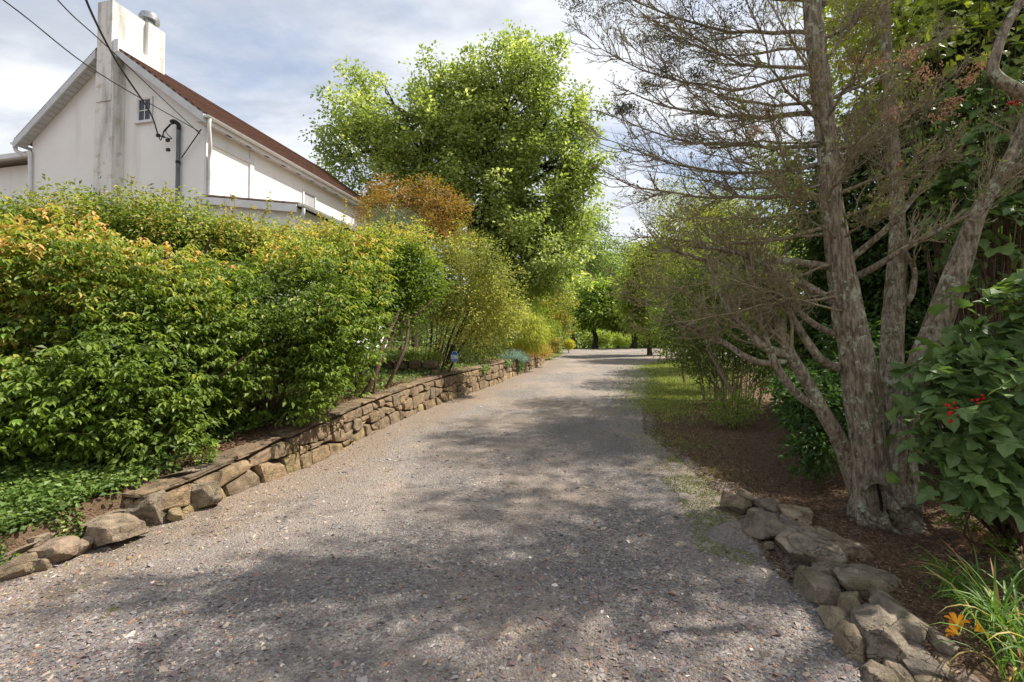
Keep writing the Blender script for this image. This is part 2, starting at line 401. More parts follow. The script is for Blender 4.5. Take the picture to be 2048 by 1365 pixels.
# left dry-stone wall: stones fitted in irregular courses along the curved face
wall_root = thing('dry_stone_wall', 'low dry stone retaining wall of brown field stones along the left of the drive', 'stone wall', (wb[5][0], wb[5][1], wb[5][2]))
yy = np.linspace(3.25, WEND, 400); xx = wallx(yy); xx = np.convolve(np.pad(xx, 9, mode='edge'), np.ones(19) / 19, 'valid'); xx[:10] = wallx(yy[:10]); 
sarc = np.concatenate([[0], np.cumsum(np.hypot(np.diff(xx), np.diff(yy)))])
def wpt(s):
    x = np.interp(s, sarc, xx); y = np.interp(s, sarc, yy)
    x2 = np.interp(s + .1, sarc, xx); y2 = np.interp(s + .1, sarc, yy); x1 = np.interp(s - .1, sarc, xx); y1 = np.interp(s - .1, sarc, yy)
    tx, ty = x2 - x1, y2 - y1; l = np.hypot(tx, ty) + 1e-9
    return x, y, tx / l, ty / l
rs = np.random.default_rng(21)
def wall_stone(s0, s1, h00, h10, h01, h11, skew0, skew1, depth, proud, n=4, colr=None, seed=0, p=6):
    """corners: bottom h00 (at s0), h10 (at s1); top h01, h11; h in absolute metres above road"""
    v, f = rock_unit(n + 1, p + 6, seed, .085, 1)
    u = (v[:, 0] + 1) / 2; t = (v[:, 2] + 1) / 2
    s = s0 + (s1 - s0) * u + (skew0 * (1 - u) + skew1 * u) * (t - .5)
    h = (h00 * (1 - u) + h10 * u) * (1 - t) + (h01 * (1 - u) + h11 * u) * t
    x, y, tx, ty = wpt(s); dd = -proud + (v[:, 1] + 1) / 2 * depth + h * .10
    P = np.stack([x - ty * dd, y + tx * dd, road_z(y) + h], -1)
    o = MB().add(P, f).build('stone', M_stone, wall_root, True, sharp=R(32), color=colr if colr is not None else STONE_COLS[rs.integers(7)])
    me = o.data
    return o
S = sarc[-1]; nst = 0
h_base = lambda s: -.05
def hh(s): return float(wallh(np.interp(s, sarc, yy)))
s = 0.0; segs = []
while s < S:
    y_ = float(np.interp(s, sarc, yy))
    ncourse = 1 if s < 1.5 else (2 if y_ < 6.0 else 3)
    step_ = rs.uniform(.30, .5) * (1.25 if ncourse == 1 else 1) * (1 if y_ < 12 else 1.05)
    segs.append((s, min(s + step_, S), ncourse)); s += step_
prev_b = None
def course_h(j, nc, s):
    base = hh(s) - .07
    w_ = .06 * math.sin(s * 2.3 + j * 1.7) + .05 * math.sin(s * 5.1 + j * 3)
    return base * (j / nc) + (w_ * .6 if 0 < j < nc else 0) + (-.06 if j == 0 else 0)
# joints for each course over zones
def zone_course(s0, s1, nc, j, wmin, wmax):
    global nst
    s = s0; sk = 0
    while s < s1 - .02:
        wd = rs.uniform(wmin, wmax)
        if s + wd > s1 - .1: wd = s1 - s
        e = s + wd; sk2 = rs.uniform(-.08, .08) if e < s1 - .01 else 0
        y_ = float(np.interp(s, sarc, yy)); g = .006
        b0, b1, t0, t1 = course_h(j, nc, s), course_h(j, nc, e), course_h(j + 1, nc, s), course_h(j + 1, nc, e)
        colr = STONE_COLS[rs.integers(7)]
        if j == 0 and rs.random() < .16: colr = (.29, .225, .115)
        gq = rs.uniform(.8, 1.2); colr = tuple(c * gq for c in colr)
        if rs.random() < .22 and t0 - b0 > .12 and y_ < 14:
            f_ = rs.uniform(.35, .65); m0, m1 = b0 + (t0 - b0) * f_, b1 + (t1 - b1) * (f_ + rs.uniform(-.12, .12))
            wall_stone(s + g, e - g, b0, b1, m0 - g, m1 - g, sk, sk2, .3, rs.uniform(0, .04), 4, colr, rs.integers(9999)); nst += 1
            wall_stone(s + g, e - g, m0 + g, m1 + g, t0 - g, t1 - g, sk, sk2, .3, rs.uniform(0, .04), 4, STONE_COLS[rs.integers(7)], rs.integers(9999)); nst += 1
        else:
            wall_stone(s + g, e - g, b0 + g, b1 + g, t0 - g, t1 - g, sk, sk2, .32, rs.uniform(-.01, .04), 5 if y_ < 9 else 3, colr, rs.integers(9999), 6); nst += 1
        s = e; sk = sk2
s_a = float(np.interp(4.15, yy, sarc)); s_b = float(np.interp(6.0, yy, sarc)); s_c = float(np.interp(13, yy, sarc))
zone_course(s_a, s_b, 2, 0, .30, .55); zone_course(s_a, s_b, 2, 1, .26, .5)
for j in range(3): zone_course(s_b, s_c, 3, j, .18, .42)
for j in range(3): zone_course(s_c, S, 3, j, .24, .55)
# flat cap stones
s = s_a
while s < S - .1:
    wd = rs.uniform(.4, .75); e = min(s + wd, S); y_ = float(np.interp(s, sarc, yy))
    t0, t1 = hh(s) - .055, hh(e) - .055
    wall_stone(s + .004, e - .004, t0, t1, t0 + rs.uniform(.03, .055), t1 + rs.uniform(.03, .055), 0, rs.uniform(-.05, .05), .40, rs.uniform(-.04, .01), 4, tuple(c * .85 for c in STONE_COLS[rs.integers(7)]), rs.integers(9999), 8); nst += 1; s = e
# the tumbled boulders at the near end: (px, py centre, d offset, half sizes px w,h, depth m, colour, tilt)
def boulder(px, py, d, wpx, hpx, dep, colr, parent, rx=0, ry=0, rz=0, n=7, seed=0, p=4, amp=.10, cuts=5):
    n = 11; cuts = 9; p = 7; amp = .10; colr = tuple(.4 * g_ + .6 * w_ for g_, w_ in zip([c * 1.25 for c in colr], (.235, .188, .130)))
    d = GH(px, py + hpx * .92, .02)[1] + dep * .30
    v, f = rock_unit(n, p, seed, amp, cuts)
    k = d / F; v = v * np.array((wpx * k, dep / 2, hpx * k))
    rm = np.array(Matrix.Rotation(rz, 3, 'Z') @ Matrix.Rotation(ry, 3, 'Y') @ Matrix.Rotation(rx, 3, 'X'))
    v = v @ rm.T + W(px, py, d)
    return MB().add(v, f).build('stone', M_stone, parent, True, sharp=R(28), color=colr)
lb = [(302, 1018, 4.42, 42, 36, .36, (.155, .135, .11), R(10), 0, R(-20)), (385, 990, 4.8, 44, 33, .34, (.165, .14, .105), 0, R(-25), R(-25)),
      (218, 1062, 4.15, 56, 30, .34, (.20, .155, .12), 0, R(-12), R(-15)), (195, 1040, 4.4, 30, 12, .3, (.22, .165, .13), 0, R(-10), 0),
      (112, 1106, 3.78, 30, 25, .22, (.18, .125, .105), 0, R(-5), 0), (30, 1135, 3.55, 34, 20, .25, (.19, .145, .095), 0, R(-15), 0),
      (35, 1098, 3.75, 38, 9, .25, (.20, .15, .125), 0, R(-12), 0), (10, 1113, 3.6, 26, 8, .2, (.17, .13, .115), 0, R(-5), 0), (58, 1108, 3.65, 22, 9, .2, (.19, .145, .12), 0, R(-12), 0),
      (345, 955, 4.9, 60, 10, .4, (.17, .15, .125), 0, R(-20), R(-20)), (240, 1020, 4.5, 32, 9, .3, (.21, .16, .13), 0, R(-8), 0), (162, 1092, 0, 24, 16, .18, (.19, .15, .12), 0, R(-10), 0), (80, 1128, 0, 20, 13, .15, (.2, .16, .12), 0, 0, 0), (255, 1062, 0, 22, 13, .15, (.21, .17, .13), 0, R(-10), 0), (62, 1083, 0, 30, 9, .2, (.2, .16, .13), 0, R(-12), 0), (170, 1048, 0, 34, 9, .24, (.21, .17, .13), 0, R(-12), 0), (352, 1030, 4.45, 13, 12, .12, (.23, .18, .09), 0, 0, 0)]
for i, b in enumerate(lb): boulder(b[0], b[1], 0, b[3], b[4], b[5], b[6], wall_root, b[7], b[8], b[9], 8, 500 + i, 6 if i in (0, 2) else 4)
# dark earth core behind the stones
mb = MB(); ss = np.linspace(s_a, S, 80); x, y, tx, ty = wpt(ss); hz_ = np.array([hh(a) for a in ss]) - .05
rows = [np.stack([x - ty * dd, y + tx * dd, road_z(y) + zz_], -1) for dd, zz_ in ((.13, -.05), (.15, hz_), (.42, hz_))]
vv = np.concatenate(rows); n_ = len(ss); fq = []
for r_ in range(2):
    for i in range(n_ - 1): fq.append((r_ * n_ + i, r_ * n_ + i + 1, (r_ + 1) * n_ + i + 1, (r_ + 1) * n_ + i))
mb.add(vv, fq); mb.build('earth_core', M_soil, wall_root)

# right border of boulders
rbd = thing('boulder_border', 'loose border of grey and tan boulders edging the mulch bed on the right', 'stone border', G(1600, 1150))
Z8 = lambda zx, zy: (1400 + zx / 2.935, 900 + zy / 2.935)
rlist = [  # zoom box x0,y0,x1,y1, d, depth, colour, ry
 (125, 225, 300, 395, 4.30, .26, (.15, .105, .085), .55), (200, 225, 350, 330, 4.45, .25, (.14, .115, .095), .5), (260, 335, 510, 560, 3.92, .38, (.15, .14, .12), .35),
 (320, 270, 510, 350, 4.15, .3, (.13, .115, .11), .2), (470, 332, 655, 400, 4.0, .28, (.30, .235, .15), .05), (570, 390, 655, 440, 3.92, .2, (.15, .115, .085), .1),
 (465, 385, 605, 480, 3.80, .24, (.15, .15, .155), .2), (430, 450, 820, 735, 3.55, .42, (.16, .15, .135), .3), (765, 505, 1000, 645, 3.62, .3, (.15, .11, .088), .45),
 (590, 440, 730, 500, 3.8, .26, (.235, .20, .13), .3), (690, 470, 850, 560, 3.72, .26, (.23, .185, .11), .5), (640, 620, 860, 790, 3.28, .28, (.145, .14, .13), .35), (565, 705, 805, 920, 3.18, .3, (.13, .118, .108), .4),
 (790, 655, 1150, 860, 3.22, .36, (.19, .175, .15), .4), (810, 800, 960, 1010, 3.02, .24, (.24, .19, .115), .8), (715, 880, 850, 1060, 2.95, .22, (.34, .30, .20), .6),
 (790, 1000, 980, 1230, 2.8, .2, (.23, .185, .13), .9), (900, 900, 1180, 1270, 2.78, .34, (.13, .127, .128), .75), (1000, 890, 1400, 1160, 2.98, .34, (.18, .165, .155), .5),
 (1010, 825, 1200, 970, 3.12, .28, (.20, .18, .15), .3), (1160, 1130, 1460, 1330, 2.72, .34, (.15, .145, .148), .35), (960, 1215, 1120, 1400, 2.55, .26, (.20, .17, .15), .2),
 (1100, 1280, 1290, 1420, 2.55, .26, (.17, .14, .115), .4), (1240, 1250, 1490, 1390, 2.55, .26, (.33, .28, .18), .35), (1470, 1285, 1790, 1440, 2.55, .32, (.24, .18, .175), .3),
 (1400, 1200, 1640, 1300, 2.68, .26, (.23, .18, .115), .4), (1370, 1070, 1490, 1215, 2.85, .2, (.13, .125, .12), .5), (375, 530, 435, 590, 3.68, .1, (.27, .2, .14), 0)]
for i, (x0, y0, x1, y1, d, dep, c, ry) in enumerate(rlist):
    cx, cy = Z8((x0 + x1) / 2, (y0 + y1) / 2 + 8)
    boulder(cx, cy, d, (x1 - x0) / 5.87 * .90, (y1 - y0) / 5.87 * .70, dep, c, rbd, 0, ry * .55, R(-25), 8, 900 + i, 4.5, .12, 7)

# ------------------------------------------------------------------ house
HC = W(410, 235, 14.0)[:2]; Ld = np.array((.236, .972)); Ld /= np.linalg.norm(Ld); Gd = np.array((-Ld[1], Ld[0]))
HZ = 1.55
def fr(v):
    v = np.asarray(v, float); q = HC + v[..., 0:1] * Gd + v[..., 1:2] * Ld
    return np.concatenate([q, v[..., 2:3]], -1)
def HB(a0, a1, b0, b1, z0, z1): return boxv((a0, b0, z0), (a1, b1, z1), fr)
def stucco():
    m, t = newmat('stucco'); p = pos(t)
    n = t.noise(p, 1.1, 5, .6); nv = t.noise(t.vmath('MULTIPLY', p, (1, 1, .12)), 2.3, 4, .6)
    c = t.mix(t.step(n, .35, .75), (.80, .80, .765), (.76, .75, .71)); c = t.mix(t.math('MULTIPLY', t.step(nv, .5, .75), .35), c, (.55, .52, .47))
    c = t.mix(t.math('MULTIPLY', t.step(t.noise(p, 30, 4), .6, .75), .15), c, (.45, .4, .36))
    finish(t, c, .9, t.noise(p, 25, 5, .7), .25, .03, .1); return m
M_stucco = stucco()
def chim():
    m, t = newmat('weathered_stucco'); p = pos(t)
    nv = t.noise(t.vmath('MULTIPLY', p, (1, 1, .16)), 3.2, 5, .6)
    c = t.mix(t.step(nv, .42, .70), (.70, .685, .64), (.36, .35, .32)); c = t.mix(t.math('MULTIPLY', t.step(t.noise(p, 5, 4), .55, .7), .5), c, (.33, .27, .18))
    finish(t, c, .9, t.noise(p, 20, 5, .7), .3, .03, .1); return m
M_chim = chim()
M_white = plain('white_paint', (.70, .70, .70), (.60, .60, .59), 3, .5, .05)
M_trim = plain('aged_white_trim', (.58, .60, .60), (.48, .50, .50), 4, .5, .05)
def shingle():
    m, t = newmat('brown_shingle'); p = objc(t)
    br = t.n('ShaderNodeTexBrick', i_Vector=p, i_Scale=1.0, i_Color1=(.29, .195, .16, 1), i_Color2=(.205, .138, .115, 1), i_Mortar=(.04, .025, .022, 1))
    br.inputs['Brick Width'].default_value = .3; br.inputs['Row Height'].default_value = .14; br.inputs['Mortar Size'].default_value = .008
    c = t.mix(t.math('MULTIPLY', t.noise(pos(t), 2.5, 5), .5), br.outputs[0], (.27, .18, .145))
    finish(t, c, .95, br.outputs['Fac'], -.5, .02, .1); return m
M_shin = shingle()
def glass():
    m, t = newmat('window_glass'); finish(t, (.012, .016, .018), .06, None, spec=.6); return m
M_glass = glass(); M_dark = plain('dark_rubber', (.012, .012, .013), (.03, .03, .03), 20, .6, .1)
M_conduit = plain('grey_blue_conduit', (.10, .13, .15), (.14, .165, .18), 6, .5, .05)
M_metal = plain('galvanised_metal', (.42, .42, .42), (.26, .27, .27), 10, .35, .1, .8)

house = thing('farmhouse', 'white stucco farmhouse with brown shingle roof and gable chimney behind the bushes', 'house', (*HC, HZ))
GW, GL, EZ, RZ = 6.85, 10.3, 8.62, 11.12
OVE = .30
def P(mb, name, m, parent=None, smooth=False, **kw): return mb.build(name, m, parent or house, smooth, **kw)
# walls: gable front, gable back, sides
def wallmesh():
    mb = MB(); pr = np.array([(0, 0, HZ - 1.5), (GW, 0, HZ - 1.5), (GW, 0, EZ - .05), (GW / 2, 0, RZ - .12), (0, 0, EZ - .05)])
    b = pr + np.array((0, GL, 0)); v = fr(np.vstack([pr, b]))
    mb.add(v, [(0, 1, 2, 3, 4)[::-1]]) if 0 else None
    mb.add(v, np.array([(4, 3, 2, 1, 0), (5, 6, 7, 8, 9)])); mb.add(v, np.array([(0, 5, 9, 4), (1, 2, 7, 6)]))
    return mb
P(wallmesh(), 'wall', M_stucco)
# roof slabs: local coordinates along slope for the shingle texture
sl = (RZ - EZ) / (GW / 2); ang = math.atan(sl); slen = (GW / 2 + OVE) / math.cos(ang)
for side in (0, 1):
    e = bpy.data.meshes.new('roof'); OVR = .32
    a_out = -OVE if side == 0 else GW + OVE; z_out = EZ - OVE * sl + .10
    p0 = fr(np.array((a_out, -OVR, z_out))); pr = fr(np.array((GW / 2, -OVR, RZ + .10))); pl = fr(np.array((a_out, GL + .3, z_out)))
    ux = (pl - p0); Lx = np.linalg.norm(ux); ux /= Lx; uy = (pr - p0); Ly = np.linalg.norm(uy); uy /= Ly; uz = np.cross(ux, uy); sg = 1
    if uz[2] < 0: uz = -uz; sg = -1
    ncs = 38; vs_ = []; fs = []
    for r_ in range(ncs):                      # shingle courses, each lapping over the one below
        y0, y1 = Ly * r_ / ncs, Ly * (r_ + 1) / ncs + .01
        for (yq, zq) in ((y0, -.06), (y0, .013), (y1, .0), ): vs_ += [(0, yq, zq), (Lx, yq, zq)]
        b_ = r_ * 6; fs += [(b_, b_ + 1, b_ + 3, b_ + 2), (b_ + 2, b_ + 3, b_ + 5, b_ + 4)]
    b_ = len(vs_); vs_ += [(0, 0, -.06), (Lx, 0, -.06), (Lx, Ly, -.06), (0, Ly, -.06), (0, 0, 0), (0, Ly, 0), (Lx, 0, 0), (Lx, Ly, 0)]
    fs += [(b_, b_ + 3, b_ + 2, b_ + 1), (b_, b_ + 4, b_ + 5, b_ + 3), (b_ + 1, b_ + 2, b_ + 7, b_ + 6)]
    e.from_pydata(vs_, [], fs); e.update()
    o = link('roof', e, M_shin, house)
    mt = Matrix((( *ux, 0), (*uy, 0), (*uz, 0), (0, 0, 0, 1))).transposed(); mt.translation = Vector(p0) - Vector(root_loc(house))
    o.matrix_local = mt
# rake boards, soffit boards under the left rake and right rake
for side in (0, 1):
    a_out = -OVE if side == 0 else GW + OVE; z_out = EZ - OVE * sl; aa = (GW / 2 - .42) if side == 0 else (GW / 2 + .35)
    def rp(t, b, dz): a = a_out + (aa - a_out) * t; z = z_out + (abs(a - a_out)) * sl; return (a, b, z + dz)
    mb = MB(); v = fr(np.array([rp(0, -.345, -.2), rp(1, -.345, -.2), rp(1, -.345, .035), rp(0, -.345, .035), rp(0, -.30, -.2), rp(1, -.30, -.2), rp(1, -.30, .035), rp(0, -.30, .035)]))
    mb.add(v, [(0, 1, 2, 3), (4, 7, 6, 5), (0, 4, 5, 1), (3, 2, 6, 7), (0, 3, 7, 4), (1, 5, 6, 2)]); P(mb, 'rake_board', M_trim)
    nb = 22
    for i in range(nb):
        t0, t1 = i / nb + .003, (i + 1) / nb - .003; mb = MB()
        v = fr(np.array([rp(t0, -.30, -.10), rp(t1, -.30, -.10), rp(t1, -.004, -.10), rp(t0, -.004, -.10), rp(t0, -.30, -.08), rp(t1, -.30, -.08), rp(t1, -.004, -.08), rp(t0, -.004, -.08)]))
        mb.add(v, [(0, 1, 2, 3), (4, 7, 6, 5), (0, 4, 5, 1), (3, 2, 6, 7), (0, 3, 7, 4), (1, 5, 6, 2)]); P(mb, 'soffit_board', M_trim)
# eave soffit, gutter, fascia on the side wall
P(MB().add(*HB(-.285, -.004, -.3, GL + .25, EZ - .36, EZ - .33)), 'eave_soffit', M_trim)
for k in range(12): P(MB().add(*HB(-.22, -.14, .6 + k * .8, .78 + k * .8, EZ - .375, EZ - .362)), 'soffit_vent', M_conduit)
def gutter(a, b0, b1, z, name='gutter', parent=None, s=.07):
    th = np.linspace(0, math.pi, 9); prof = [(-math.cos(t) * s, -math.sin(t) * s) for t in th]
    prof = [(-s - .008, .008)] + prof + [(s + .008, .008)]
    mb = MB(); v = np.array([(a + p_[0], b, z + p_[1]) for b in (b0, b1) for p_ in prof]); n = len(prof)
    f = [(i, i + 1, n + i + 1, n + i) for i in range(n - 1)]
    mb.add(fr(v), f); mb.add(fr(v[:n]), [tuple(range(n))]) ; P(mb, name, M_white, parent, True)
gutter(-.38, -.33, GL + .3, EZ - .22); gutter(GW + .38, -.33, GL + .3, EZ - .22)
P(MB().add(*HB(-.307, -.287, -.3, GL + .25, EZ - .40, EZ - .17)), 'fascia', M_white)
# side wall relief: frieze, corner board, pilaster
P(MB().add(*HB(-.05, -.002, .20, 1.70, EZ - .80, EZ - .68)), 'frieze_trim', M_white)
P(MB().add(*HB(-.06, -.002, 1.70, 1.86, HZ + 2, EZ - .37)), 'pilaster', M_white)
P(MB().add(*HB(-.06, -.002, .0, .18, HZ, EZ - .37)), 'corner_board', M_white)
# chimneys
P(MB().add(*HB(3.06, 3.63, -.40, .62, RZ - 1.9, 12.30)), 'chimney', M_chim)
P(MB().add(*HB(3.00, 3.70, -.37, -.002, HZ - 1.5, RZ - 1.0)), 'chimney_breast', M_chim)
ch2 = P(MB().add(*HB(2.93, 3.60, .622, 1.2, RZ - 1.2, 12.28)), 'chimney', M_chim)
P(MB().add(*HB(2.86, 3.058, -.36, .62, RZ - .42, RZ - .02)), 'flashing', M_white)
cc = fr(np.array((3.27, .92, 0))); mb = MB()
for (r0, z0, r1, z1) in ((.16, 12.26, .16, 12.54), (.29, 12.54, .29, 12.66), (.29, 12.66, .24, 12.76), (.24, 12.76, .0, 12.83), (.16, 12.54, .29, 12.54)):
    th = np.arange(24) / 24 * 2 * np.pi
    a = np.stack([cc[0] + r0 * np.cos(th), cc[1] + r0 * np.sin(th), np.full(24, z0)], -1); b = np.stack([cc[0] + r1 * np.cos(th), cc[1] + r1 * np.sin(th), np.full(24, z1)], -1)
    mb.add(np.vstack([a, b]), [(i, (i + 1) % 24, 24 + (i + 1) % 24, 24 + i) for i in range(24)])
P(mb, 'chimney_cap', M_metal, None, True)
# gable window
def window(a0, a1, z0, z1, b, facing='gable', cols=2, rows=2, bl=M_glass):
    """builds frame with children"""
    def bx(u0, u1, w0, w1, zz0, zz1):
        return HB(u0, u1, b + w0, b + w1, zz0, zz1) if facing == 'gable' else HB(b + w0, b + w1, u0, u1, zz0, zz1)
    t = .07; mb = MB()
    for q_ in ((a0 - t, a1 + t, z1, z1 + t), (a0 - t, a0, z0, z1), (a1, a1 + t, z0, z1)): mb.add(*bx(q_[0], q_[1], -.05, -.002, q_[2], q_[3]))
    fo = P(mb, 'window', M_white)
    MB().add(*bx(a0 - t - .03, a1 + t + .03, -.09, -.002, z0 - t, z0)).build('sill', M_white, fo)
    MB().add(*bx(a0, a1, -.012, -.004, z0, z1)).build('pane', bl, fo)
    mb = MB()
    for i in range(cols + 1): x_ = a0 + (a1 - a0) * i / cols; mb.add(*bx(x_ - .014, x_ + .014, -.032, -.014, z0, z1))
    for i in range(rows + 1): z_ = z0 + (z1 - z0) * i / rows; mb.add(*bx(a0, a1, -.030, -.015, z_ - .014, z_ + .014))
    mb.build('muntin', M_white, fo)
window(1.98, 2.44, 8.66, 9.32, 0, 'gable', 2, 2)
M_blind = plain('pale_blind', (.35, .36, .38), (.45, .46, .47), 3, .3, .05)
window(4.42, 5.06, 7.05, 7.78, 0, 'side', 1, 1, M_blind)
window(8.0, 8.35, 2.35, 2.7, 0, 'side', 1, 1)
# side porch wing
v = fr(np.array([(a_, b_, z_) for b_ in (.12, 5.5) for a_, z_ in ((-.002, HZ - 1.5), (-3.0, HZ - 1.5), (-3.0, 5.70), (-.002, 6.14))])); P(MB().add(v, [(0, 1, 2, 3), (7, 6, 5, 4), (1, 5, 6, 2), (0, 4, 5, 1), (3, 2, 6, 7)]), 'porch_wall', M_stucco)
v = fr(np.array([(.10, .05, 6.20), (-3.25, .05, 5.72), (-3.25, 5.6, 5.72), (-.002, 5.6, 6.20), (.10, .05, 6.24), (-3.25, .05, 5.76), (-3.25, 5.6, 5.76), (-.002, 5.6, 6.24)])); v[[0, 4]] = fr(np.array([(.10, .02, 6.20), (.10, .02, 6.24)]))
v = fr(np.array([(-.01, -.05, 6.20), (-3.25, -.05, 5.72), (-3.25, 5.6, 5.72), (-.01, 5.6, 6.20), (-.01, -.05, 6.24), (-3.25, -.05, 5.76), (-3.25, 5.6, 5.76), (-.01, 5.6, 6.24)]))
P(MB().add(v, [(0, 1, 2, 3), (4, 7, 6, 5), (0, 4, 5, 1), (3, 2, 6, 7), (0, 3, 7, 4), (1, 5, 6, 2)]), 'porch_roof', M_shin)
v = fr(np.array([(.18, -.09, 5.98), (-3.2, -.09, 5.48), (-3.2, -.09, 5.70), (.18, -.09, 6.19), (.18, -.052, 5.98), (-3.2, -.052, 5.48), (-3.2, -.052, 5.70), (.18, -.052, 6.19)]))
P(MB().add(v, [(0, 1, 2, 3), (4, 7, 6, 5), (0, 4, 5, 1), (3, 2, 6, 7), (0, 3, 7, 4), (1, 5, 6, 2)]), 'porch_fascia', M_white)
gutter(-3.32, -.1, 5.6, 5.70, 'porch_gutter')
P(MB().add(*HB(-1.9, -1.45, 2.6, 3.3, 6.0, 6.22)), 'roof_vent', M_conduit)
mb = MB().add(*tube(smooth_path([fr(np.array(q_)) for q_ in ((-3.32, .05, 5.62), (-3.30, .06, 5.45), (-3.12, .1, 5.25), (-3.06, .12, 4.9), (-3.06, .12, 2.0))], 4), .045, 8)); P(mb, 'downspout', M_white, None, True)
# downspouts of the main roof
mb = MB().add(*tube(smooth_path([fr(np.array(q_)) for q_ in ((-.38, -.2, EZ - .26), (-.36, -.2, EZ - .5), (-.26, -.06, EZ - .95), (-.13, .06, EZ - 1.25), (-.13, .08, EZ - 1.7), (-.13, .08, 6.2))], 5), .05, 8)); P(mb, 'downspout', M_white, None, True)
mb = MB().add(*tube(smooth_path([fr(np.array(q_)) for q_ in ((GW + .5, -.15, EZ - .28), (GW + .45, -.15, EZ - .42), (GW + .1, -.1, EZ - .6), (GW - .05, -.08, EZ - .9), (GW - .05, -.08, 3.0))], 5), .055, 8)); P(mb, 'downspout', M_white, None, True)
# left wing
P(MB().add(*HB(GW + .004, GW + 6, .5, 7, HZ - 1.5, 8.05)), 'side_wing', M_stucco)
P(MB().add(*HB(GW + .3, GW + 6.2, .10, 7.2, 8.22, 8.30)), 'side_wing_roof', M_trim)
v_ = fr(np.array([(GW + .3, .02, 8.2), (GW + 6.2, .02, 8.2)])); P(MB().add(*HB(GW + .3, GW + 6.2, -.02, .10, 8.07, 8.21)), 'side_wing_gutter', M_white)
# service mast with weatherhead
mb = MB().add(*tube([fr(np.array((.85, -.09, z_))) for z_ in np.linspace(2.2, 8.25, 12)], .055, 10)); mast = P(mb, 'service_mast', M_conduit, None, True)
mb = MB().add(*tube(smooth_path([fr(np.array(q_)) for q_ in ((.85, -.09, 8.2), (.85, -.10, 8.36), (.95, -.16, 8.44), (1.02, -.19, 8.38))], 5), [.056] * 5 + [.062] * 5 + [.064] * 5 + [.04], 10)); mb.build('weatherhead', M_dark, mast, True)
for z_ in (3.9, 5.2, 7.2): MB().add(*tube([fr(np.array((.85, -.09, z_))), fr(np.array((.85, -.09, z_ + .08)))], .066, 10)).build('strap', M_dark, mast, True)
for (a_, b_, z_, e_) in ((1.02, -.2, 8.34, (1.25, -.3, 7.85)), (.98, -.24, 8.34, (1.1, -.32, 7.9)), (.92, -.22, 8.36, (.86, -.3, 7.85))):
    q_ = [fr(np.array(x_)) for x_ in ((a_, b_, z_), (a_ + .18, b_ - .06, z_ - .25), e_, (1.35, -.3, 8.02))]
    MB().add(*tube(smooth_path(q_, 6), .013, 6)).build('drip_loop', M_dark, mast, True)
for q_ in ((1.35, -.3, 8.0), (1.0, -.3, 7.82), (1.0, -.28, 7.55)): MB().add(*HB(q_[0] - .05, q_[0] + .05, q_[1] - .03, q_[1] + .03, q_[2] - .04, q_[2] + .04)).build('splice', M_dark, mast)
P(MB().add(*tube([fr(np.array((.0, -.12, 8.12))), fr(np.array((.72, -.1, 7.35)))], .016, 6)), 'guy_strut', M_dark, None, True)
# overhead cables
def cable(name, label, pts, r):
    MB().add(*tube(smooth_path(pts, 8), r, 6)).build(name, M_dark, None, True, label=label, cat='cable')
e1 = fr(np.array((.05, -.14, 8.05)))
cable('utility_cable', 'thin black cable, lowest and leftmost of the three running to the house corner', [W(-420, -300, 6.5), W(6, 0, 8.2), W(195, 145, 10.4), e1], .012)
cable('utility_cable', 'thin black cable passing over the chimney to the bracket at the house corner', [W(-100, -260, 6), W(115, 0, 8), W(219, 98, 9.8), e1 + (0.03, 0, -.08)], .011)
cable('service_cable', 'thick twisted black service cable ending at the mast on the gable', [W(120, -160, 6), W(172, 0, 7.8), W(219, 98, 9.6), W(254, 156, 10.8), W(300, 225, 12.6), fr(np.array((1.35, -.3, 8.02)))], .020)

# ------------------------------------------------------------------ foliage engine
LEAF4 = (np.array([(0, 0, 0), (.45, .5, .10), (1, 0, -.08), (.45, -.5, .10)], float), np.array([(0, 2, 1), (0, 3, 2)]))
LEAF6 = (np.array([(0, 0, 0), (.28, .42, .07), (.68, .36, .05), (1, 0, -.16), (.68, -.36, .05), (.28, -.42, .07), (.5, 0, -.03)], float), np.array([(0, 6, 1), (1, 6, 2), (2, 6, 3), (6, 4, 3), (6, 5, 4), (0, 5, 6)]))
NEED = (np.array([(0, .5, 0), (0, -.5, 0), (1, 0, 0)], float), np.array([(0, 1, 2)]))
def unit(v): return v / (np.linalg.norm(v, axis=-1, keepdims=True) + 1e-9)
def add_leaves(mb, cen, ax, nrm, ln, wd, colr, tpl=LEAF4):
    ax = unit(ax); sd_ = unit(np.cross(nrm, ax)); nm = np.cross(ax, sd_)
    tv, tf = tpl; n = len(cen); ln = np.broadcast_to(ln, n); wd = np.broadcast_to(wd, n)
    v = cen[:, None] + tv[None, :, 0:1] * (ax * ln[:, None])[:, None] + tv[None, :, 1:2] * (sd_ * wd[:, None])[:, None] + tv[None, :, 2:3] * (nm * ln[:, None])[:, None]
    f = tf[None] + (np.arange(n) * len(tv))[:, None, None]
    mb.add(v.reshape(-1, 3), f.reshape(-1, 3), np.repeat(colr, len(tv), 0))
def lobes_px(L, d0, dscale=1.0):
    """(px, py, depth, rx px, ry px[, rz factor]) -> centre, radii"""
    out = []
    for l in L:
        px, py, d, rx, ry = l[:5]; k = d / F; f_ = l[5] if len(l) > 5 else 1.0
        out.append((W(px, py, d), np.array((rx * k, rx * k * f_, ry * k))))
    return out
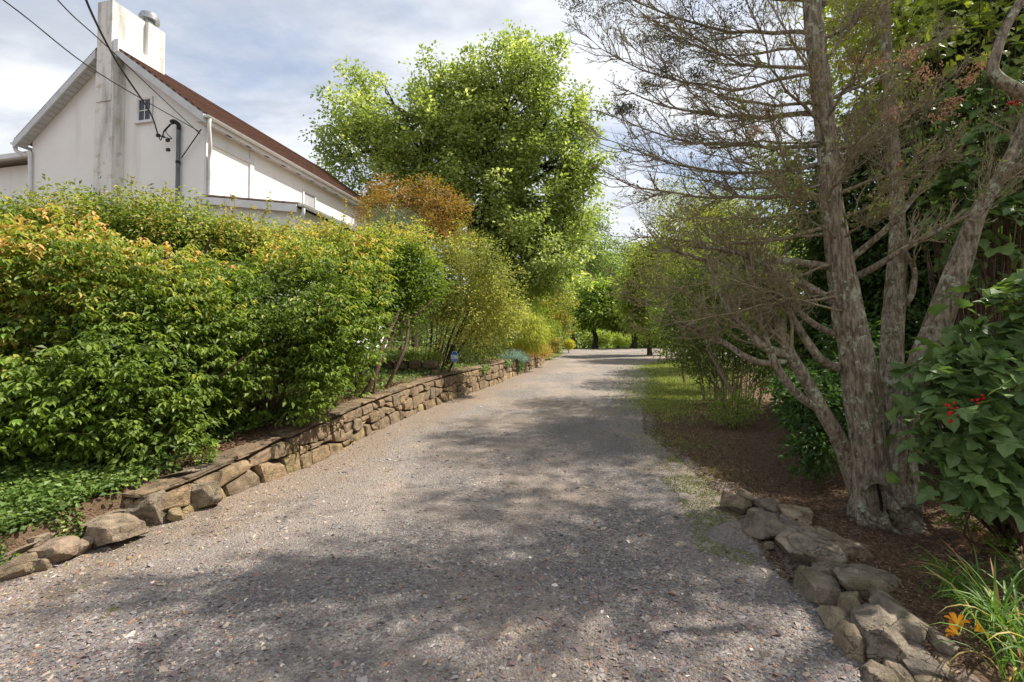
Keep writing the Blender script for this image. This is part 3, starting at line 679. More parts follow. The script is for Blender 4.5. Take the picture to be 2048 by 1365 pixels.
def clump_pts(lobes, n, shell=.35, rough=.22, seed=0, back=.5, zmin=None, inner=.38, gap=None, gs=.6):
    r = np.random.default_rng(seed); area = np.array([l[1][0] * l[1][2] + l[1][1] * l[1][2] for l in lobes]); idx = r.choice(len(lobes), n, p=area / area.sum())
    d = unit(r.standard_normal((n, 3))); cen = np.array([l[0] for l in lobes])[idx]; rad = np.array([l[1] for l in lobes])[idx]
    flip = (d[:, 1] > 0) & (r.random(n) > back); d[flip, 1] *= -1
    k = 1 - np.abs(r.standard_normal(n)) * shell; k = np.clip(k, .1, 1) * (1 + rough * vn(cen + d * 1.0 * rad, 1.1 / max(rad[:, 0].mean(), .1) * 1.6, seed))
    p = cen + d * rad * k[:, None]
    keep = np.ones(n, bool)
    if gap is not None: keep &= vn(p, gs, seed + 9) * .65 + vn(p, gs * 2.3, seed + 10) * .35 > gap
    for c_, r_ in lobes: keep &= ~((((p - c_) / r_) ** 2).sum(1) < inner)
    if zmin is not None: keep &= p[:, 2] > zmin(p)
    return p[keep], d[keep]
def foliage(mb, lobes, n, per, cr, ln, wr, colf, seed=0, droop=.4, tpl=LEAF4, shell=.35, rough=.22, back=.5, up=.6, flat=.6, zmin=None, spread=1.0, inner=.38, whorl=False, gap=None, gs=.6, plume=None):
    p, d = clump_pts(lobes, n, shell, rough, seed, back, zmin, inner, gap, gs)
    if plume:
        pl_L, pl_k, pl_s, hub_, up_ = plume; r0_ = np.random.default_rng(seed + 77); m0 = len(p)
        g_ = unit(unit(p - np.asarray(hub_)) + r0_.standard_normal((m0, 3)) * .25 + np.array((0, 0, up_))); t_ = (np.arange(pl_k) + r0_.random((m0, pl_k))) / pl_k
        p2_ = p[:, None] + g_[:, None] * (pl_L * (.35 - t_) * r0_.uniform(.6, 1.3, (m0, 1)))[..., None] + r0_.standard_normal((m0, pl_k, 3)) * (pl_s * (.15 + t_))[..., None]
        p = p2_.reshape(-1, 3); d = np.repeat(unit(d + g_), pl_k, 0)
        if zmin is not None: kk_ = p[:, 2] > zmin(p); p, d = p[kk_], d[kk_]
    r = np.random.default_rng(seed + 1); m = len(p)
    off = r.standard_normal((m, per, 3)) * cr * np.array((1, 1, flat)); cen = (p[:, None] + off).reshape(-1, 3)
    dd = np.repeat(d, per, 0); o2 = unit(off.reshape(-1, 3)); ax = dd * .5 + o2 * spread + r.standard_normal((m * per, 3)) * .35; ax[:, 2] -= droop
    nr = dd * .5 + np.array((0, 0, up)) + r.standard_normal((m * per, 3)) * .42
    if whorl:      # leaves radiate and droop from each shoot tip
        a = (np.arange(per)[None] / per * 6.283 + r.random((m, 1)) * 6.283 + r.normal(0, .25, (m, per)))
        lay = r.random((m, per)) < .45; rd = np.stack([np.cos(a), np.sin(a), 0 * a], -1)
        tilt = unit(d * (1, 1, .2) + r.standard_normal((m, 3)) * .3)[:, None]
        cen = (p[:, None] + rd * cr * .3 - tilt * (lay * ln * .75)[..., None] + r.standard_normal((m, per, 3)) * cr * .25).reshape(-1, 3)
        ax = (rd * 1.0 + tilt * .35 - np.array((0, 0, 1)) * (droop * r.uniform(.4, 1.1, (m, per)))[..., None]).reshape(-1, 3); nr = ax * 0 + np.array((0, 0, 1)) + r.standard_normal((m * per, 3)) * .15
    cl = np.repeat(r.random(m), per); rl = r.random(m * per); nz = np.repeat(vn(p, .9, seed + 5), per)
    add_leaves(mb, cen, ax, nr, ln * r.uniform(.5, 1.3, m * per), ln * wr * r.uniform(.8, 1.2, m * per), colf(cen, cl, rl, nz), tpl)
    return p, d
def lerp(a, b, t): return np.asarray(a)[None] * (1 - t[:, None]) + np.asarray(b)[None] * t[:, None]
def pal(dark, light, acc=None, pacc=0.0):
    def f(c, cl, rl, nz):
        o = lerp(dark, light, np.clip(.5 * cl + .5 * rl + .35 * nz, 0, 1))
        if acc is not None: k = (rl * .5 + cl * .5 + .3 * nz) > 1 - pacc; o[k] = np.asarray(acc) * (0.8 + .4 * rl[k, None])
        return o
    return f
def wig(a, b, k=5, amp=.1, sag=0, seed=None):
    t = np.linspace(0, 1, k)[:, None]; a, b = np.asarray(a), np.asarray(b); L_ = np.linalg.norm(b - a)
    o = rng.standard_normal((k, 3)) * amp * L_ * np.sin(t * np.pi) ; return a + (b - a) * t + o * .5 + np.array((0, 0, sag * L_)) * np.sin(t * np.pi)
def tree(name, label, cat, base, lobes, r0, leafs, trunk_top=None, nb=60, bark=M_bark2, group=None, lm=M_leaf, stems=None, kind_crown='stuff'):
    """leafs: list of dict for foliage()"""
    root = thing(name, label, cat, base, group)
    mbc = MB(); tips = []
    for L in leafs:
        L = dict(L); lb_ = L.pop('lobes', lobes); p, d = foliage(mbc, lb_, **L); tips.append(p)
    mbc.build('crown' if cat == 'tree' else 'foliage', lm, root, kind=kind_crown)
    tips = np.concatenate(tips)
    mb = MB(); base = np.asarray(base, float)
    if stems is None:
        top = np.asarray(trunk_top if trunk_top is not None else lobes[0][0], float)
        pts = wig(base - (0, 0, .1), top, 8, .05); rr = np.linspace(r0, r0 * .42, 8); rr[0] *= 1.45
        mb.add(*tube(pts, rr, 10)); anchors = pts[3:]
    else:
        anchors = []
        for st in stems:
            sp = smooth_path(st, 4); mb.add(*tube(sp[:, :3], sp[:, 3], 7)); anchors += list(sp[len(sp) // 2:, :3])
        anchors = np.array(anchors)
    hub = []
    for c_, r_ in lobes:
        j = np.argmin(((anchors - c_) ** 2).sum(1) + (anchors[:, 2] > c_[2]) * 4); e = np.asarray(c_, float)
        pl_ = wig(anchors[j], e, 6, .12); mb.add(*tube(pl_, np.linspace(r0 * .38, r0 * .16, 6), 6)); hub += list(pl_[2:])
    hub = np.array(hub)
    for i in rng.choice(len(tips), min(nb, len(tips)), False):
        j = np.argmin(((hub - tips[i]) ** 2).sum(1)); pl_ = wig(hub[j], tips[i], 5, .1); mb.add(*tube(pl_, np.linspace(r0 * .13, r0 * .03, 5), 4))
    mb.build('trunk' if cat == 'tree' else 'stems', bark, root, True)
    return root

def base_at(px, d):
    x = (px - 1024) / F * d; return np.array((x, d, float(H(x, d))))
def stem(pts):   # (px,py,d,rpx) -> x,y,z,r rows
    return [np.append(W(a, b, d), r * d / F) for a, b, d, r in pts]
above = lambda p: H(p[:, 0], p[:, 1]) + .05

# ------------------------------------------------------------------ far trees and planting
GD, GL_ = (.035, .060, .010), (.125, .185, .032)
def far_tree(px, d, py_top, rx, py_bot, label, dark=GD, light=GL_, n=420, per=30, tr=.22, name='broadleaf_tree', extra=None, seed=0, acc=None, pacc=0, group=None, ln=.16):
    b = base_at(px, d); cy = (py_top + py_bot) / 2; ry = (py_bot - py_top) / 2
    L = lobes_px([(px, cy, d, rx * .72, ry * .9), (px - rx * .55, cy + ry * .25, d, rx * .5, ry * .55), (px + rx * .55, cy + ry * .2, d, rx * .5, ry * .6), (px + rx * .15, cy - ry * .45, d - 1, rx * .5, ry * .5)] + (extra or []), d)
    k = d / F
    return tree(name, label, 'tree', b, L, tr, [dict(n=n, per=per, cr=rx * k * .11, ln=ln, wr=.6, colf=pal(dark, light, acc, pacc), seed=seed, back=.4, inner=.1, shell=.45, rough=.4, gap=-.2, gs=.5)], nb=40, group=group)
far = [  # px, d, top, rx, bottom
 (1150, 62, 400, 110, 650, 'rounded pale green tree just right of the big maple in the distance', (.06, .10, .02), (.20, .26, .06)),
 (1235, 70, 470, 90, 660, 'distant green tree above the end of the drive', (.05, .085, .02), (.16, .22, .05)),
 (1190, 46, 560, 75, 672, 'spreading low tree with dark trunk on the lawn left of the drive end', (.07, .11, .02), (.22, .30, .06)),
 (1268, 44, 545, 85, 668, 'spreading tree with dark forked trunk at the end of the drive', (.07, .11, .02), (.22, .29, .06)),
 (1330, 48, 480, 80, 680, 'tall green tree behind the end of the drive on its right', (.06, .09, .02), (.18, .25, .05)),
 (1085, 52, 500, 90, 660, 'green tree behind the golden cypress beside the drive', (.045, .08, .012), (.16, .22, .045)),
 (1300, 30, 420, 60, 700, 'slender light green tree right of the drive behind the bare twigs', (.09, .12, .02), (.26, .31, .08)),
 (1420, 26, 380, 100, 690, 'broad olive green tree seen through the bare twigs', (.07, .09, .02), (.20, .23, .06)),
 (1530, 20, 300, 105, 680, 'tall dark green tree left of the lichen covered trunks', (.02, .04, .01), (.085, .125, .025)),
]
for i, f_ in enumerate(far):
    far_tree(f_[0], f_[1], f_[2], f_[3], f_[4], f_[5], f_[6], f_[7], seed=40 + i, n=800, per=34, ln=.36 if f_[1] > 40 else .20, tr=.28 if f_[1] > 40 else .14, group='trees around the end of the drive')
for i, (px, d, ry, lab) in enumerate(((1195, 52, 12, 'low light green shrub under the distant trees, leftmost of three'), (1238, 56, 10, 'low yellowish shrub between the distant trunks'), (1312, 50, 13, 'dark rounded shrub at the right end of the far lawn'))):
    tree('lawn_shrub', lab, 'shrub', base_at(px, d), lobes_px([(px, 688 - ry, d, 24, ry)], d), .05, [dict(n=120, per=24, cr=.25, ln=.22, wr=.6, colf=pal((.09, .12, .02), (.26, .32, .06)), seed=230 + i, zmin=None)], nb=12)
# wood that closes the view behind
mb = MB(); 
for i, px in enumerate(range(-500, 2700, 90)):
    d = 95 + 12 * math.sin(i * 2.1); L = lobes_px([(px, 655 - 14 * math.sin(i * 1.3), d, 80, 62), (px + 40, 672, d - 6, 66, 46)], d)
    foliage(mb, L, 260, 26, 1.0, .75, .7, pal((.06, .09, .025), (.18, .24, .06)), seed=300 + i, back=.1)
mb.build('far_wood', M_leaf, None, kind='stuff', label='green wood closing the view beyond the lawn', cat='wood', local=False)

# the big silver maple
mp_d = 27
ml = [(1030, 195, 27, 105, 105), (905, 225, 27, 95, 70), (790, 240, 27, 100, 85), (715, 245, 27, 70, 65), (705, 310, 27, 58, 60), (1110, 280, 27, 88, 85), (965, 310, 26, 110, 95), (1060, 400, 27, 120, 80),
      (850, 315, 26, 120, 85), (760, 300, 26.5, 90, 80), (830, 400, 26.5, 100, 60), (1090, 330, 26, 95, 95), (1010, 240, 26, 110, 90), (690, 260, 27, 50, 75), (1130, 345, 27, 60, 55), (940, 430, 26, 120, 85), (1060, 520, 26, 110, 85), (780, 370, 27, 75, 50), (1120, 480, 27, 70, 80), (960, 560, 27, 100, 70), (1030, 125, 27, 34, 38), (735, 195, 27, 40, 34), (1095, 165, 27, 44, 36)]
mlobes = lobes_px(ml, mp_d); mbase = base_at(950, 27)
tree('maple_tree', 'very tall bright green maple with an uneven crown in the middle of the view', 'tree', mbase, mlobes, .55,
     [dict(n=560, per=27, cr=.22, ln=.20, wr=.72, inner=.22, gap=-.32, gs=.42, plume=(3.2, 10, .48, W(990, 560, 27), .18), colf=pal((.095, .135, .038), (.245, .295, .09), (.38, .41, .18), .15), seed=77, back=.5, shell=.30, rough=.35, droop=.35)], trunk_top=W(975, 250, 27), nb=520, bark=M_bark2)
# orange japanese maple
jl = lobes_px([(815, 415, 20, 80, 55), (760, 425, 20, 60, 50), (880, 430, 20, 60, 50), (860, 480, 20, 70, 50), (800, 380, 20, 55, 28)], 20)
tree('japanese_maple', 'orange and bronze leaved maple at the far corner of the house', 'tree', base_at(830, 20), jl, .12,
     [dict(n=1100, per=30, rough=.5, gap=-.2, gs=1.0, cr=.17, ln=.095, wr=.6, colf=pal((.12, .075, .018), (.31, .165, .035), (.14, .15, .035), .28), seed=91, back=.4)], nb=60)
# bluish pine
pl = lobes_px([(795, 450, 14, 40, 35), (775, 480, 14, 40, 40), (845, 620, 13, 35, 55)], 14)
tree('pine', 'small bluish green pine showing above the orange tinged bush', 'tree', base_at(800, 14.2), pl, .06,
     [dict(n=260, per=40, cr=.12, ln=.16, wr=.06, colf=pal((.05, .085, .05), (.14, .19, .13)), seed=95, tpl=NEED, up=.1)], nb=30, lm=M_needle)

# ------------------------------------------------------------------ left border planting
def shrub(name, label, px, d, lob, leafs, stems=None, r0=.03, nb=60, bark=M_stem, lm=M_leaf, cat='shrub', group=None):
    return tree(name, label, cat, base_at(px, d), lobes_px(lob, d), r0, leafs, nb=nb, bark=bark, lm=lm, stems=stems, group=group)
def fan_stems(px, py, d, n, spread, top, r, curve=0):
    out = []
    for i in range(n):
        a = (i - (n - 1) / 2) / max(n - 1, 1) * 2; bx = px + a * spread * .25 + rng.normal(0, 4); dd = d + rng.normal(0, .25)
        b0 = base_at(bx, dd); e = W(px + a * spread + curve, top + rng.normal(0, 12), dd + rng.normal(0, .3)); m = b0 * .55 + e * .45 + np.array((-a * spread * .12 * d / F, 0, 0))
        rr = r * rng.uniform(.6, 1.2); out.append([np.append(b0 - (0, 0, .05), rr), np.append(m, rr * .8), np.append(e, rr * .5)])
    return out
YG = pal((.07, .085, .018), (.22, .235, .058), (.36, .35, .11), .2)
shrub('privet_shrub', 'yellow green arching shrub with many dark stems behind the small blue sign', 905, 12.6,
      [(950, 540, 12.4, 95, 75), (900, 570, 12.4, 75, 70), (1000, 590, 12.4, 62, 70), (930, 620, 12.3, 85, 55), (880, 510, 12.4, 50, 40), (1010, 640, 12.5, 45, 40)],
      [dict(n=360, plume=(1.0, 6, .14, W(890, 740, 12.6), .15), per=20, cr=.10, ln=.075, wr=.5, colf=YG, seed=110, back=.4, rough=.75, inner=.2, gap=-.12, gs=2.2)], fan_stems(872, 735, 13.0, 16, 70, 590, .030, 45), nb=160, bark=M_bark2)
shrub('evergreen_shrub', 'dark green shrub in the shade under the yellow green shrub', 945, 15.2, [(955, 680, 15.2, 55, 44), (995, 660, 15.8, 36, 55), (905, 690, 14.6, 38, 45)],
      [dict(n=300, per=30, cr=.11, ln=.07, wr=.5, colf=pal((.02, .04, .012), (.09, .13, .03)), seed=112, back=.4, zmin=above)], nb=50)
shrub('golden_cypress', 'feathery golden green threadleaf cypress beside the low orange shrub', 1035, 19, [(1035, 660, 19, 50, 48), (1065, 672, 19, 32, 32), (1010, 655, 19.3, 35, 45)],
      [dict(n=520, per=42, cr=.14, ln=.22, wr=.09, colf=pal((.13, .16, .02), (.34, .36, .05)), seed=114, tpl=NEED, droop=1.1, zmin=above)], nb=40, lm=M_needle)
shrub('barberry_shrub', 'low orange and yellow shrub on top of the far end of the wall', 1045, 19.5, [(1020, 700, 19.2, 30, 13), (1055, 698, 20, 28, 16), (1085, 702, 21, 16, 12)],
      [dict(n=300, per=26, cr=.09, ln=.065, wr=.6, colf=pal((.16, .14, .03), (.33, .24, .07), (.32, .16, .06), .2), seed=116, zmin=above)], nb=30)
shrub('juniper_shrub', 'low blue grey juniper spilling over the wall top', 1022, 17.6, [(1022, 712, 17.4, 26, 9), (1040, 716, 17.6, 16, 8)],
      [dict(n=170, per=36, cr=.08, ln=.08, wr=.12, colf=pal((.07, .13, .11), (.19, .28, .25)), seed=118, tpl=NEED)], nb=20, lm=M_needle)
shrub('round_shrub', 'bronze green rounded shrub just past the end of the stone wall', 1098, 26, [(1098, 686, 26, 20, 18), (1085, 675, 27, 16, 20)],
      [dict(n=220, per=26, cr=.12, ln=.10, wr=.5, colf=pal((.09, .10, .02), (.28, .24, .06)), seed=120)], nb=20)
shrub('yellow_shrub', 'tiny round yellow bush at the drive edge in the distance', 1137, 33, [(1137, 689, 33, 10, 9)],
      [dict(n=90, per=26, cr=.08, ln=.10, wr=.5, colf=pal((.24, .24, .03), (.45, .42, .08)), seed=122)], nb=10)
shrub('dogwood_tree', 'small tree tinged with orange left of the drive beyond the wall', 1115, 34, [(1110, 610, 34, 42, 36), (1085, 640, 33, 30, 40), (1125, 650, 34, 30, 22), (1055, 600, 33, 35, 50)],
      [dict(n=520, per=30, cr=.26, ln=.13, wr=.6, colf=pal((.09, .12, .02), (.26, .27, .05), (.34, .19, .04), .25), seed=124)], nb=30, cat='tree', r0=.12)
shrub('green_shrub', 'bright green shrub hedge behind the golden cypress', 1070, 24, [(1060, 640, 24, 45, 30), (1030, 600, 25, 40, 40), (1095, 660, 25, 20, 18)],
      [dict(n=380, per=28, cr=.18, ln=.10, wr=.6, colf=pal((.07, .12, .015), (.21, .28, .04)), seed=126)], nb=20)

# burning bushes along the wall
BL = lambda hi: None
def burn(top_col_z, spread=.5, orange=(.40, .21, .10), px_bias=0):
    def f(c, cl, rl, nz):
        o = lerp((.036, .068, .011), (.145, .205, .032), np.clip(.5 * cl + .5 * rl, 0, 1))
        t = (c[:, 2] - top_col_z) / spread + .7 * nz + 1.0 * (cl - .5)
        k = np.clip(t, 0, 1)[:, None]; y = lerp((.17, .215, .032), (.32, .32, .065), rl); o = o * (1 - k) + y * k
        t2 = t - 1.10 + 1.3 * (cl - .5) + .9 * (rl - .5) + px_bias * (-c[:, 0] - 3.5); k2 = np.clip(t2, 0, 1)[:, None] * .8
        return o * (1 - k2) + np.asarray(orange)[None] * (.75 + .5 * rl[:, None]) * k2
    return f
nb1 = [(100, 665, 5.7, 240, 190), (250, 655, 6.0, 225, 165), (270, 790, 5.3, 160, 150), (120, 830, 5.0, 190, 125), (-140, 690, 5.7, 240, 210), (410, 710, 6.0, 130, 150), (50, 585, 6.4, 180, 110), (330, 590, 6.6, 150, 90), (30, 880, 4.75, 110, 75), (330, 870, 4.95, 95, 75), (190, 540, 6.8, 110, 60)]
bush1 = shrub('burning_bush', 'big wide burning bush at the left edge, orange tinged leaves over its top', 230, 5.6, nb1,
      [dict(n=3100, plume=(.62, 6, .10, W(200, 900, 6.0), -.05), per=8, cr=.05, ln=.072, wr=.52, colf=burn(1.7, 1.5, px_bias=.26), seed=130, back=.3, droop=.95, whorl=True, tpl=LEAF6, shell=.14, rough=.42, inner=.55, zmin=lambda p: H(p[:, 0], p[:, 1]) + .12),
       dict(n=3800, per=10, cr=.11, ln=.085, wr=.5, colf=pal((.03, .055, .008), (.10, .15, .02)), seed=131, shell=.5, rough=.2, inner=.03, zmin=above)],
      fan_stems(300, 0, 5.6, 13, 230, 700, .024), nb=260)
nb2 = [(600, 635, 7.2, 165, 115), (520, 680, 6.7, 155, 140), (650, 660, 7.5, 120, 95), (560, 765, 6.4, 110, 90), (500, 590, 7.6, 140, 85), (700, 590, 8.0, 105, 85), (455, 805, 6.0, 80, 72), (650, 545, 8.2, 110, 62)]
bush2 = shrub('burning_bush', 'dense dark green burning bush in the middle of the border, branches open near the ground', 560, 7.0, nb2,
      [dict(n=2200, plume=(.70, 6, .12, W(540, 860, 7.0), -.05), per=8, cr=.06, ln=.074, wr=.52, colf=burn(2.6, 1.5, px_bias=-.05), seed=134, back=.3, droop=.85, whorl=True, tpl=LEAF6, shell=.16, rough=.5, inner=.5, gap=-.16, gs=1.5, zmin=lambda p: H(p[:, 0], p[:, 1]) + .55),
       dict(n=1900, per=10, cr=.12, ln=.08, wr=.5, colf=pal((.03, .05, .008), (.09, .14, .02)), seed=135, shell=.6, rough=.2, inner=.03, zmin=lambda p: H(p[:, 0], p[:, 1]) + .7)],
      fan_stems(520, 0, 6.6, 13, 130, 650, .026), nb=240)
nb3 = [(250, 440, 9, 130, 42), (370, 465, 9, 110, 45), (480, 480, 9.4, 90, 42), (150, 460, 8.6, 110, 42), (560, 505, 9.6, 90, 42), (30, 480, 8.4, 90, 38), (640, 490, 10, 60, 38)]
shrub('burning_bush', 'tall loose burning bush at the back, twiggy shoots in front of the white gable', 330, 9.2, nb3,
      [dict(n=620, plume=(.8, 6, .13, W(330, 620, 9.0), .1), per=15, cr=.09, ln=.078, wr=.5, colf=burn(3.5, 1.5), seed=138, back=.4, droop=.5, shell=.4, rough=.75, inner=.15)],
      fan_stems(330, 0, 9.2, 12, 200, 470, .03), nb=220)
nb4 = [(790, 530, 9.6, 78, 60), (740, 575, 9.4, 68, 58), (835, 565, 10, 50, 46), (790, 600, 9.6, 58, 34), (720, 505, 10, 64, 45), (800, 485, 10.2, 42, 28)]
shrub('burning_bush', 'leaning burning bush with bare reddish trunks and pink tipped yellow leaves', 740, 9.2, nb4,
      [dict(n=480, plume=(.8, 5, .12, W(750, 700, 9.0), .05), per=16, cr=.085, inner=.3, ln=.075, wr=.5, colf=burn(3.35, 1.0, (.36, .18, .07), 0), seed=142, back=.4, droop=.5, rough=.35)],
      [stem(s_) for s_ in (((705, 792, 8.3, 4.3), (730, 720, 8.5, 3.6), (770, 660, 8.9, 3.6), (790, 600, 9.3, 2.5)), ((722, 800, 8.2, 5.8), (752, 745, 8.3, 5.4), (766, 690, 8.5, 4.7), (800, 620, 9, 2.9)),
        ((748, 788, 8.5, 2.9), (756, 740, 8.6, 2.9), (790, 660, 8.9, 2.5), (812, 590, 9.4, 1.8)), ((772, 778, 8.6, 3.6), (800, 720, 8.7, 3.6), (814, 680, 8.9, 3.2), (818, 610, 9.3, 2.2)),
        ((790, 650, 9, 2.2), (830, 630, 9.2, 2.2), (868, 600, 9.5, 1.4)), ((760, 690, 8.6, 2.5), (735, 640, 8.8, 2.2), (720, 590, 9, 1.4)))], nb=170, bark=M_stem)
# loose upright shoots rising over the back bush
mbs = MB(); mbl = MB(); sh_root = thing('shrub_shoots', 'long leafy shoots standing out of the bush top against the white gable', 'shoots', W(300, 440, 8.8))
r_ = np.random.default_rng(5)
for (px, py, qx, qy) in [(250, 450, 232, 358), (200, 450, 150, 375), (170, 470, 110, 400), (90, 460, 10, 412), (290, 440, 285, 385), (330, 440, 345, 380), (60, 470, 20, 440), (220, 440, 200, 372), (380, 440, 400, 395), (120, 440, 60, 385), (440, 440, 450, 402), (560, 450, 580, 420), (500, 440, 505, 412), (620, 470, 640, 432), (300, 470, 262, 400), (740, 440, 736, 415), (35, 460, -20, 420), (150, 500, 120, 440), (260, 520, 240, 455), (350, 520, 365, 450), (60, 520, 30, 455), (430, 500, 445, 440), (200, 520, 215, 450), (310, 500, 300, 440), (680, 440, 690, 395), (780, 440, 785, 405), (660, 460, 640, 420), (520, 430, 540, 385), (460, 430, 470, 380), (350, 420, 330, 365), (270, 410, 262, 352)]:
    a = W(px, py + 40, 8.8); b = W(qx, qy, 8.8 + r_.normal(0, .3)); p_ = wig(a, b, 9, .05); mbs.add(*tube(p_, np.linspace(.007, .002, 9), 4))
    n = 44; t = r_.uniform(.15, 1.0, n); c_ = np.stack([np.interp(t * 8, np.arange(9), p_[:, i]) for i in range(3)], 1) + r_.normal(0, .018, (n, 3))
    ax = r_.standard_normal((n, 3)) + (0, 0, -.4); rl = r_.random(n)
    add_leaves(mbl, c_, ax, r_.standard_normal((n, 3)) * .6 + (0, 0, 1), .075 * r_.uniform(.7, 1.2, n), .036, lerp((.11, .13, .02), (.30, .24, .05), rl), LEAF4)
mbs.build('stems', M_stem, sh_root, True, kind='stuff'); mbl.build('foliage', M_leaf, sh_root, kind='stuff')

# individually built nearest leaves on the first bush
def leaf_mesh(name, tpl):
    me = bpy.data.meshes.new(name); me.from_pydata([tuple(v) for v in tpl[0]], [], [tuple(f) for f in tpl[1]]); me.materials.append(M_leafo if name == 'leaf' else M_big); me.update(); return me
lm6 = leaf_mesh('leaf', LEAF6)
def place_leaf(me, root, c, ax, nr, ln, wd, colr):
    ax = Vector(ax).normalized(); sdv = Vector(nr).cross(ax).normalized(); nm = ax.cross(sdv)
    m = Matrix((ax * ln, sdv * wd, nm * ln)).transposed().to_4x4(); m.translation = Vector(c) - Vector(root_loc(root))
    o = bpy.data.objects.new('leaf', me); C.objects.link(o); o.parent = root; o.matrix_local = m; o.color = (*colr, 1); return o
p, d = clump_pts(lobes_px(nb1, 5.5), 1500, .02, .25, 130, 0, zmin=lambda p: H(p[:, 0], p[:, 1]) + .3)
k = np.where((d[:, 1] < -.35) & (np.abs(p[:, 0] / p[:, 1]) < 1.08))[0]
k = k[np.argsort(p[k, 1])][:50]
for i in k:
    t = min(max((p[i, 2] - 1.9) / 1.2, 0), 1); colr = np.array((.10, .165, .02)) * (1 - t) + np.array((.34, .27, .05)) * t
    for j in range(6):
        a = j / 6 * 2 * np.pi + rng.uniform(-.3, .3); place_leaf(lm6, bush1, p[i] + d[i] * .05, (math.cos(a) * .8, math.sin(a) * .8 - .3, -.65), (0, -.3, 1), .085 * rng.uniform(.8, 1.15), .048, colr * rng.uniform(.75, 1.2))

# ------------------------------------------------------------------ ivy and vinca ground cover
def scatter_cover(n, xf, ymin, ymax, ln, colf, lift, seed, pw=1.2, mask=None):
    r = np.random.default_rng(seed); y = ymin * (ymax / ymin) ** r.random(n); x0, x1 = xf(y); x = x0 + (x1 - x0) * r.random(n)
    if mask is not None: k = mask(x, y, r); x, y = x[k], y[k]
    n = len(x); hgt = lift * (.4 + .6 * r.random(n)) * (1 + .6 * vn(np.stack([x, y, 0 * x], -1), 2.2, seed))
    c = np.stack([x, y, H(x, y) + hgt], -1); ax = r.standard_normal((n, 3)) * (1, 1, .45); nr = r.standard_normal((n, 3)) * .45 + (0, 0, 1)
    return c, ax, nr, ln * r.uniform(.6, 1.2, n), colf(c, r.random(n), r.random(n), vn(c, 1.3, seed + 3))
mb = MB()
c, ax, nr, l_, cc_ = scatter_cover(60000, lambda y: (wallx(y) - 3.5 - .25 * y, wallx(y) - .28), 3.2, 24, .05, pal((.035, .07, .014), (.12, .19, .04), (.20, .27, .06), .1), .10, 150,
   mask=lambda x, y, r: (y < 4.8) | (vn(np.stack([x, y, 0 * x], -1), .9, 8) > -.55 + .5 * r.random(len(x)) - (y > 8.5) * .9) & ~((y > 4.6) & (y < 8) & (x > wallx(y) - .5)))
add_leaves(mb, c, ax, nr, l_ * (1 + .02 * c[:, 1]), l_ * .75, cc_)
c, ax, nr, l_, cc_ = scatter_cover(26000, lambda y: (wallx(y) - 1.9, wallx(y) - .08), 3.0, 4.6, .042, pal((.04, .07, .018), (.13, .18, .045), (.20, .25, .07), .10), .07, 151, mask=lambda x, y, r: (vn(np.stack([x, y, 0 * x], -1), 2.2, 8) > -.75) & (x < wallx(y) - .34 + .24 * (y < 3.95)))
add_leaves(mb, c, ax, nr, l_, l_ * .75, cc_)
# trailing over the wall face and among the near boulders
for (s0, s1, drop, n) in ((17.2, 18.2, .42, 900), (15.6, 16.2, .2, 260), (13.5, 14, .18, 200)):
    y = rng.uniform(s0, s1, n); t = rng.random(n) ** 1.4; x = wallx(y) - .05 * (t < .2) + .05 + rng.random(n) * .05; z = road_z(y) + wallh(y) + .04 - t * drop * (1 + .4 * vn(np.stack([x, y, y], -1), 3, 2))
    c = np.stack([x, y, z], -1); add_leaves(mb, c, rng.standard_normal((n, 3)) + (0, 0, -1), rng.standard_normal((n, 3)) * .4 + (1, -.6, .4), .055, .042, lerp((.04, .08, .015), (.13, .2, .04), rng.random(n)))
for (px, py, d, rad, n) in ((145, 1075, 4.1, .16, 700), (75, 1120, 3.6, .10, 260), (60, 1062, 4.2, .28, 900), (300, 985, 4.75, .1, 160), (150, 1100, 3.85, .07, 260)):
    o_ = rng.standard_normal((n, 3)) * rad * (1, .8, .28); c = W(px, py, d) + o_
    add_leaves(mb, c, rng.standard_normal((n, 3)), rng.standard_normal((n, 3)) * .5 + (0, 0, 1), .030, .024, lerp((.07, .12, .02), (.20, .27, .06), rng.random(n)))
mb.build('ivy_ground_cover', M_gloss, None, kind='stuff', label='green ivy and vinca carpet covering the bank above the stone wall', cat='ground cover', local=False)

# second low wall further up the bank
w2 = thing('garden_wall', 'short mossy stone wall up the bank behind the leaning trunks', 'stone wall', W(770, 740, 11.6))
for j in range(2):
    px = 690 + rng.uniform(0, 10)
    while px < 868:
        wd = rng.uniform(16, 34); v, f = rock_unit(3, 5, rng.integers(9999), .08, 3); k = 11.6 / F
        v = v * (wd / 2 * k * .97, .14, 9.3 * k) + W(px + wd / 2, 752 - j * 19 - (px - 690) * .02, 11.6)
        MB().add(v, f).build('stone', M_stone, w2, True, color=STONE_COLS[rng.integers(7)]); px += wd
mb = MB(); foliage(mb, lobes_px([(770, 712, 11.8, 60, 7), (840, 712, 11.9, 40, 8), (715, 715, 11.8, 30, 6)], 11.8), 260, 26, .07, .05, .6, pal((.06, .1, .015), (.20, .26, .05)), seed=160)
mb.build('sedum_edging', M_leaf, None, kind='stuff', label='bright green low growth along the top of the garden wall', cat='ground cover', local=False)

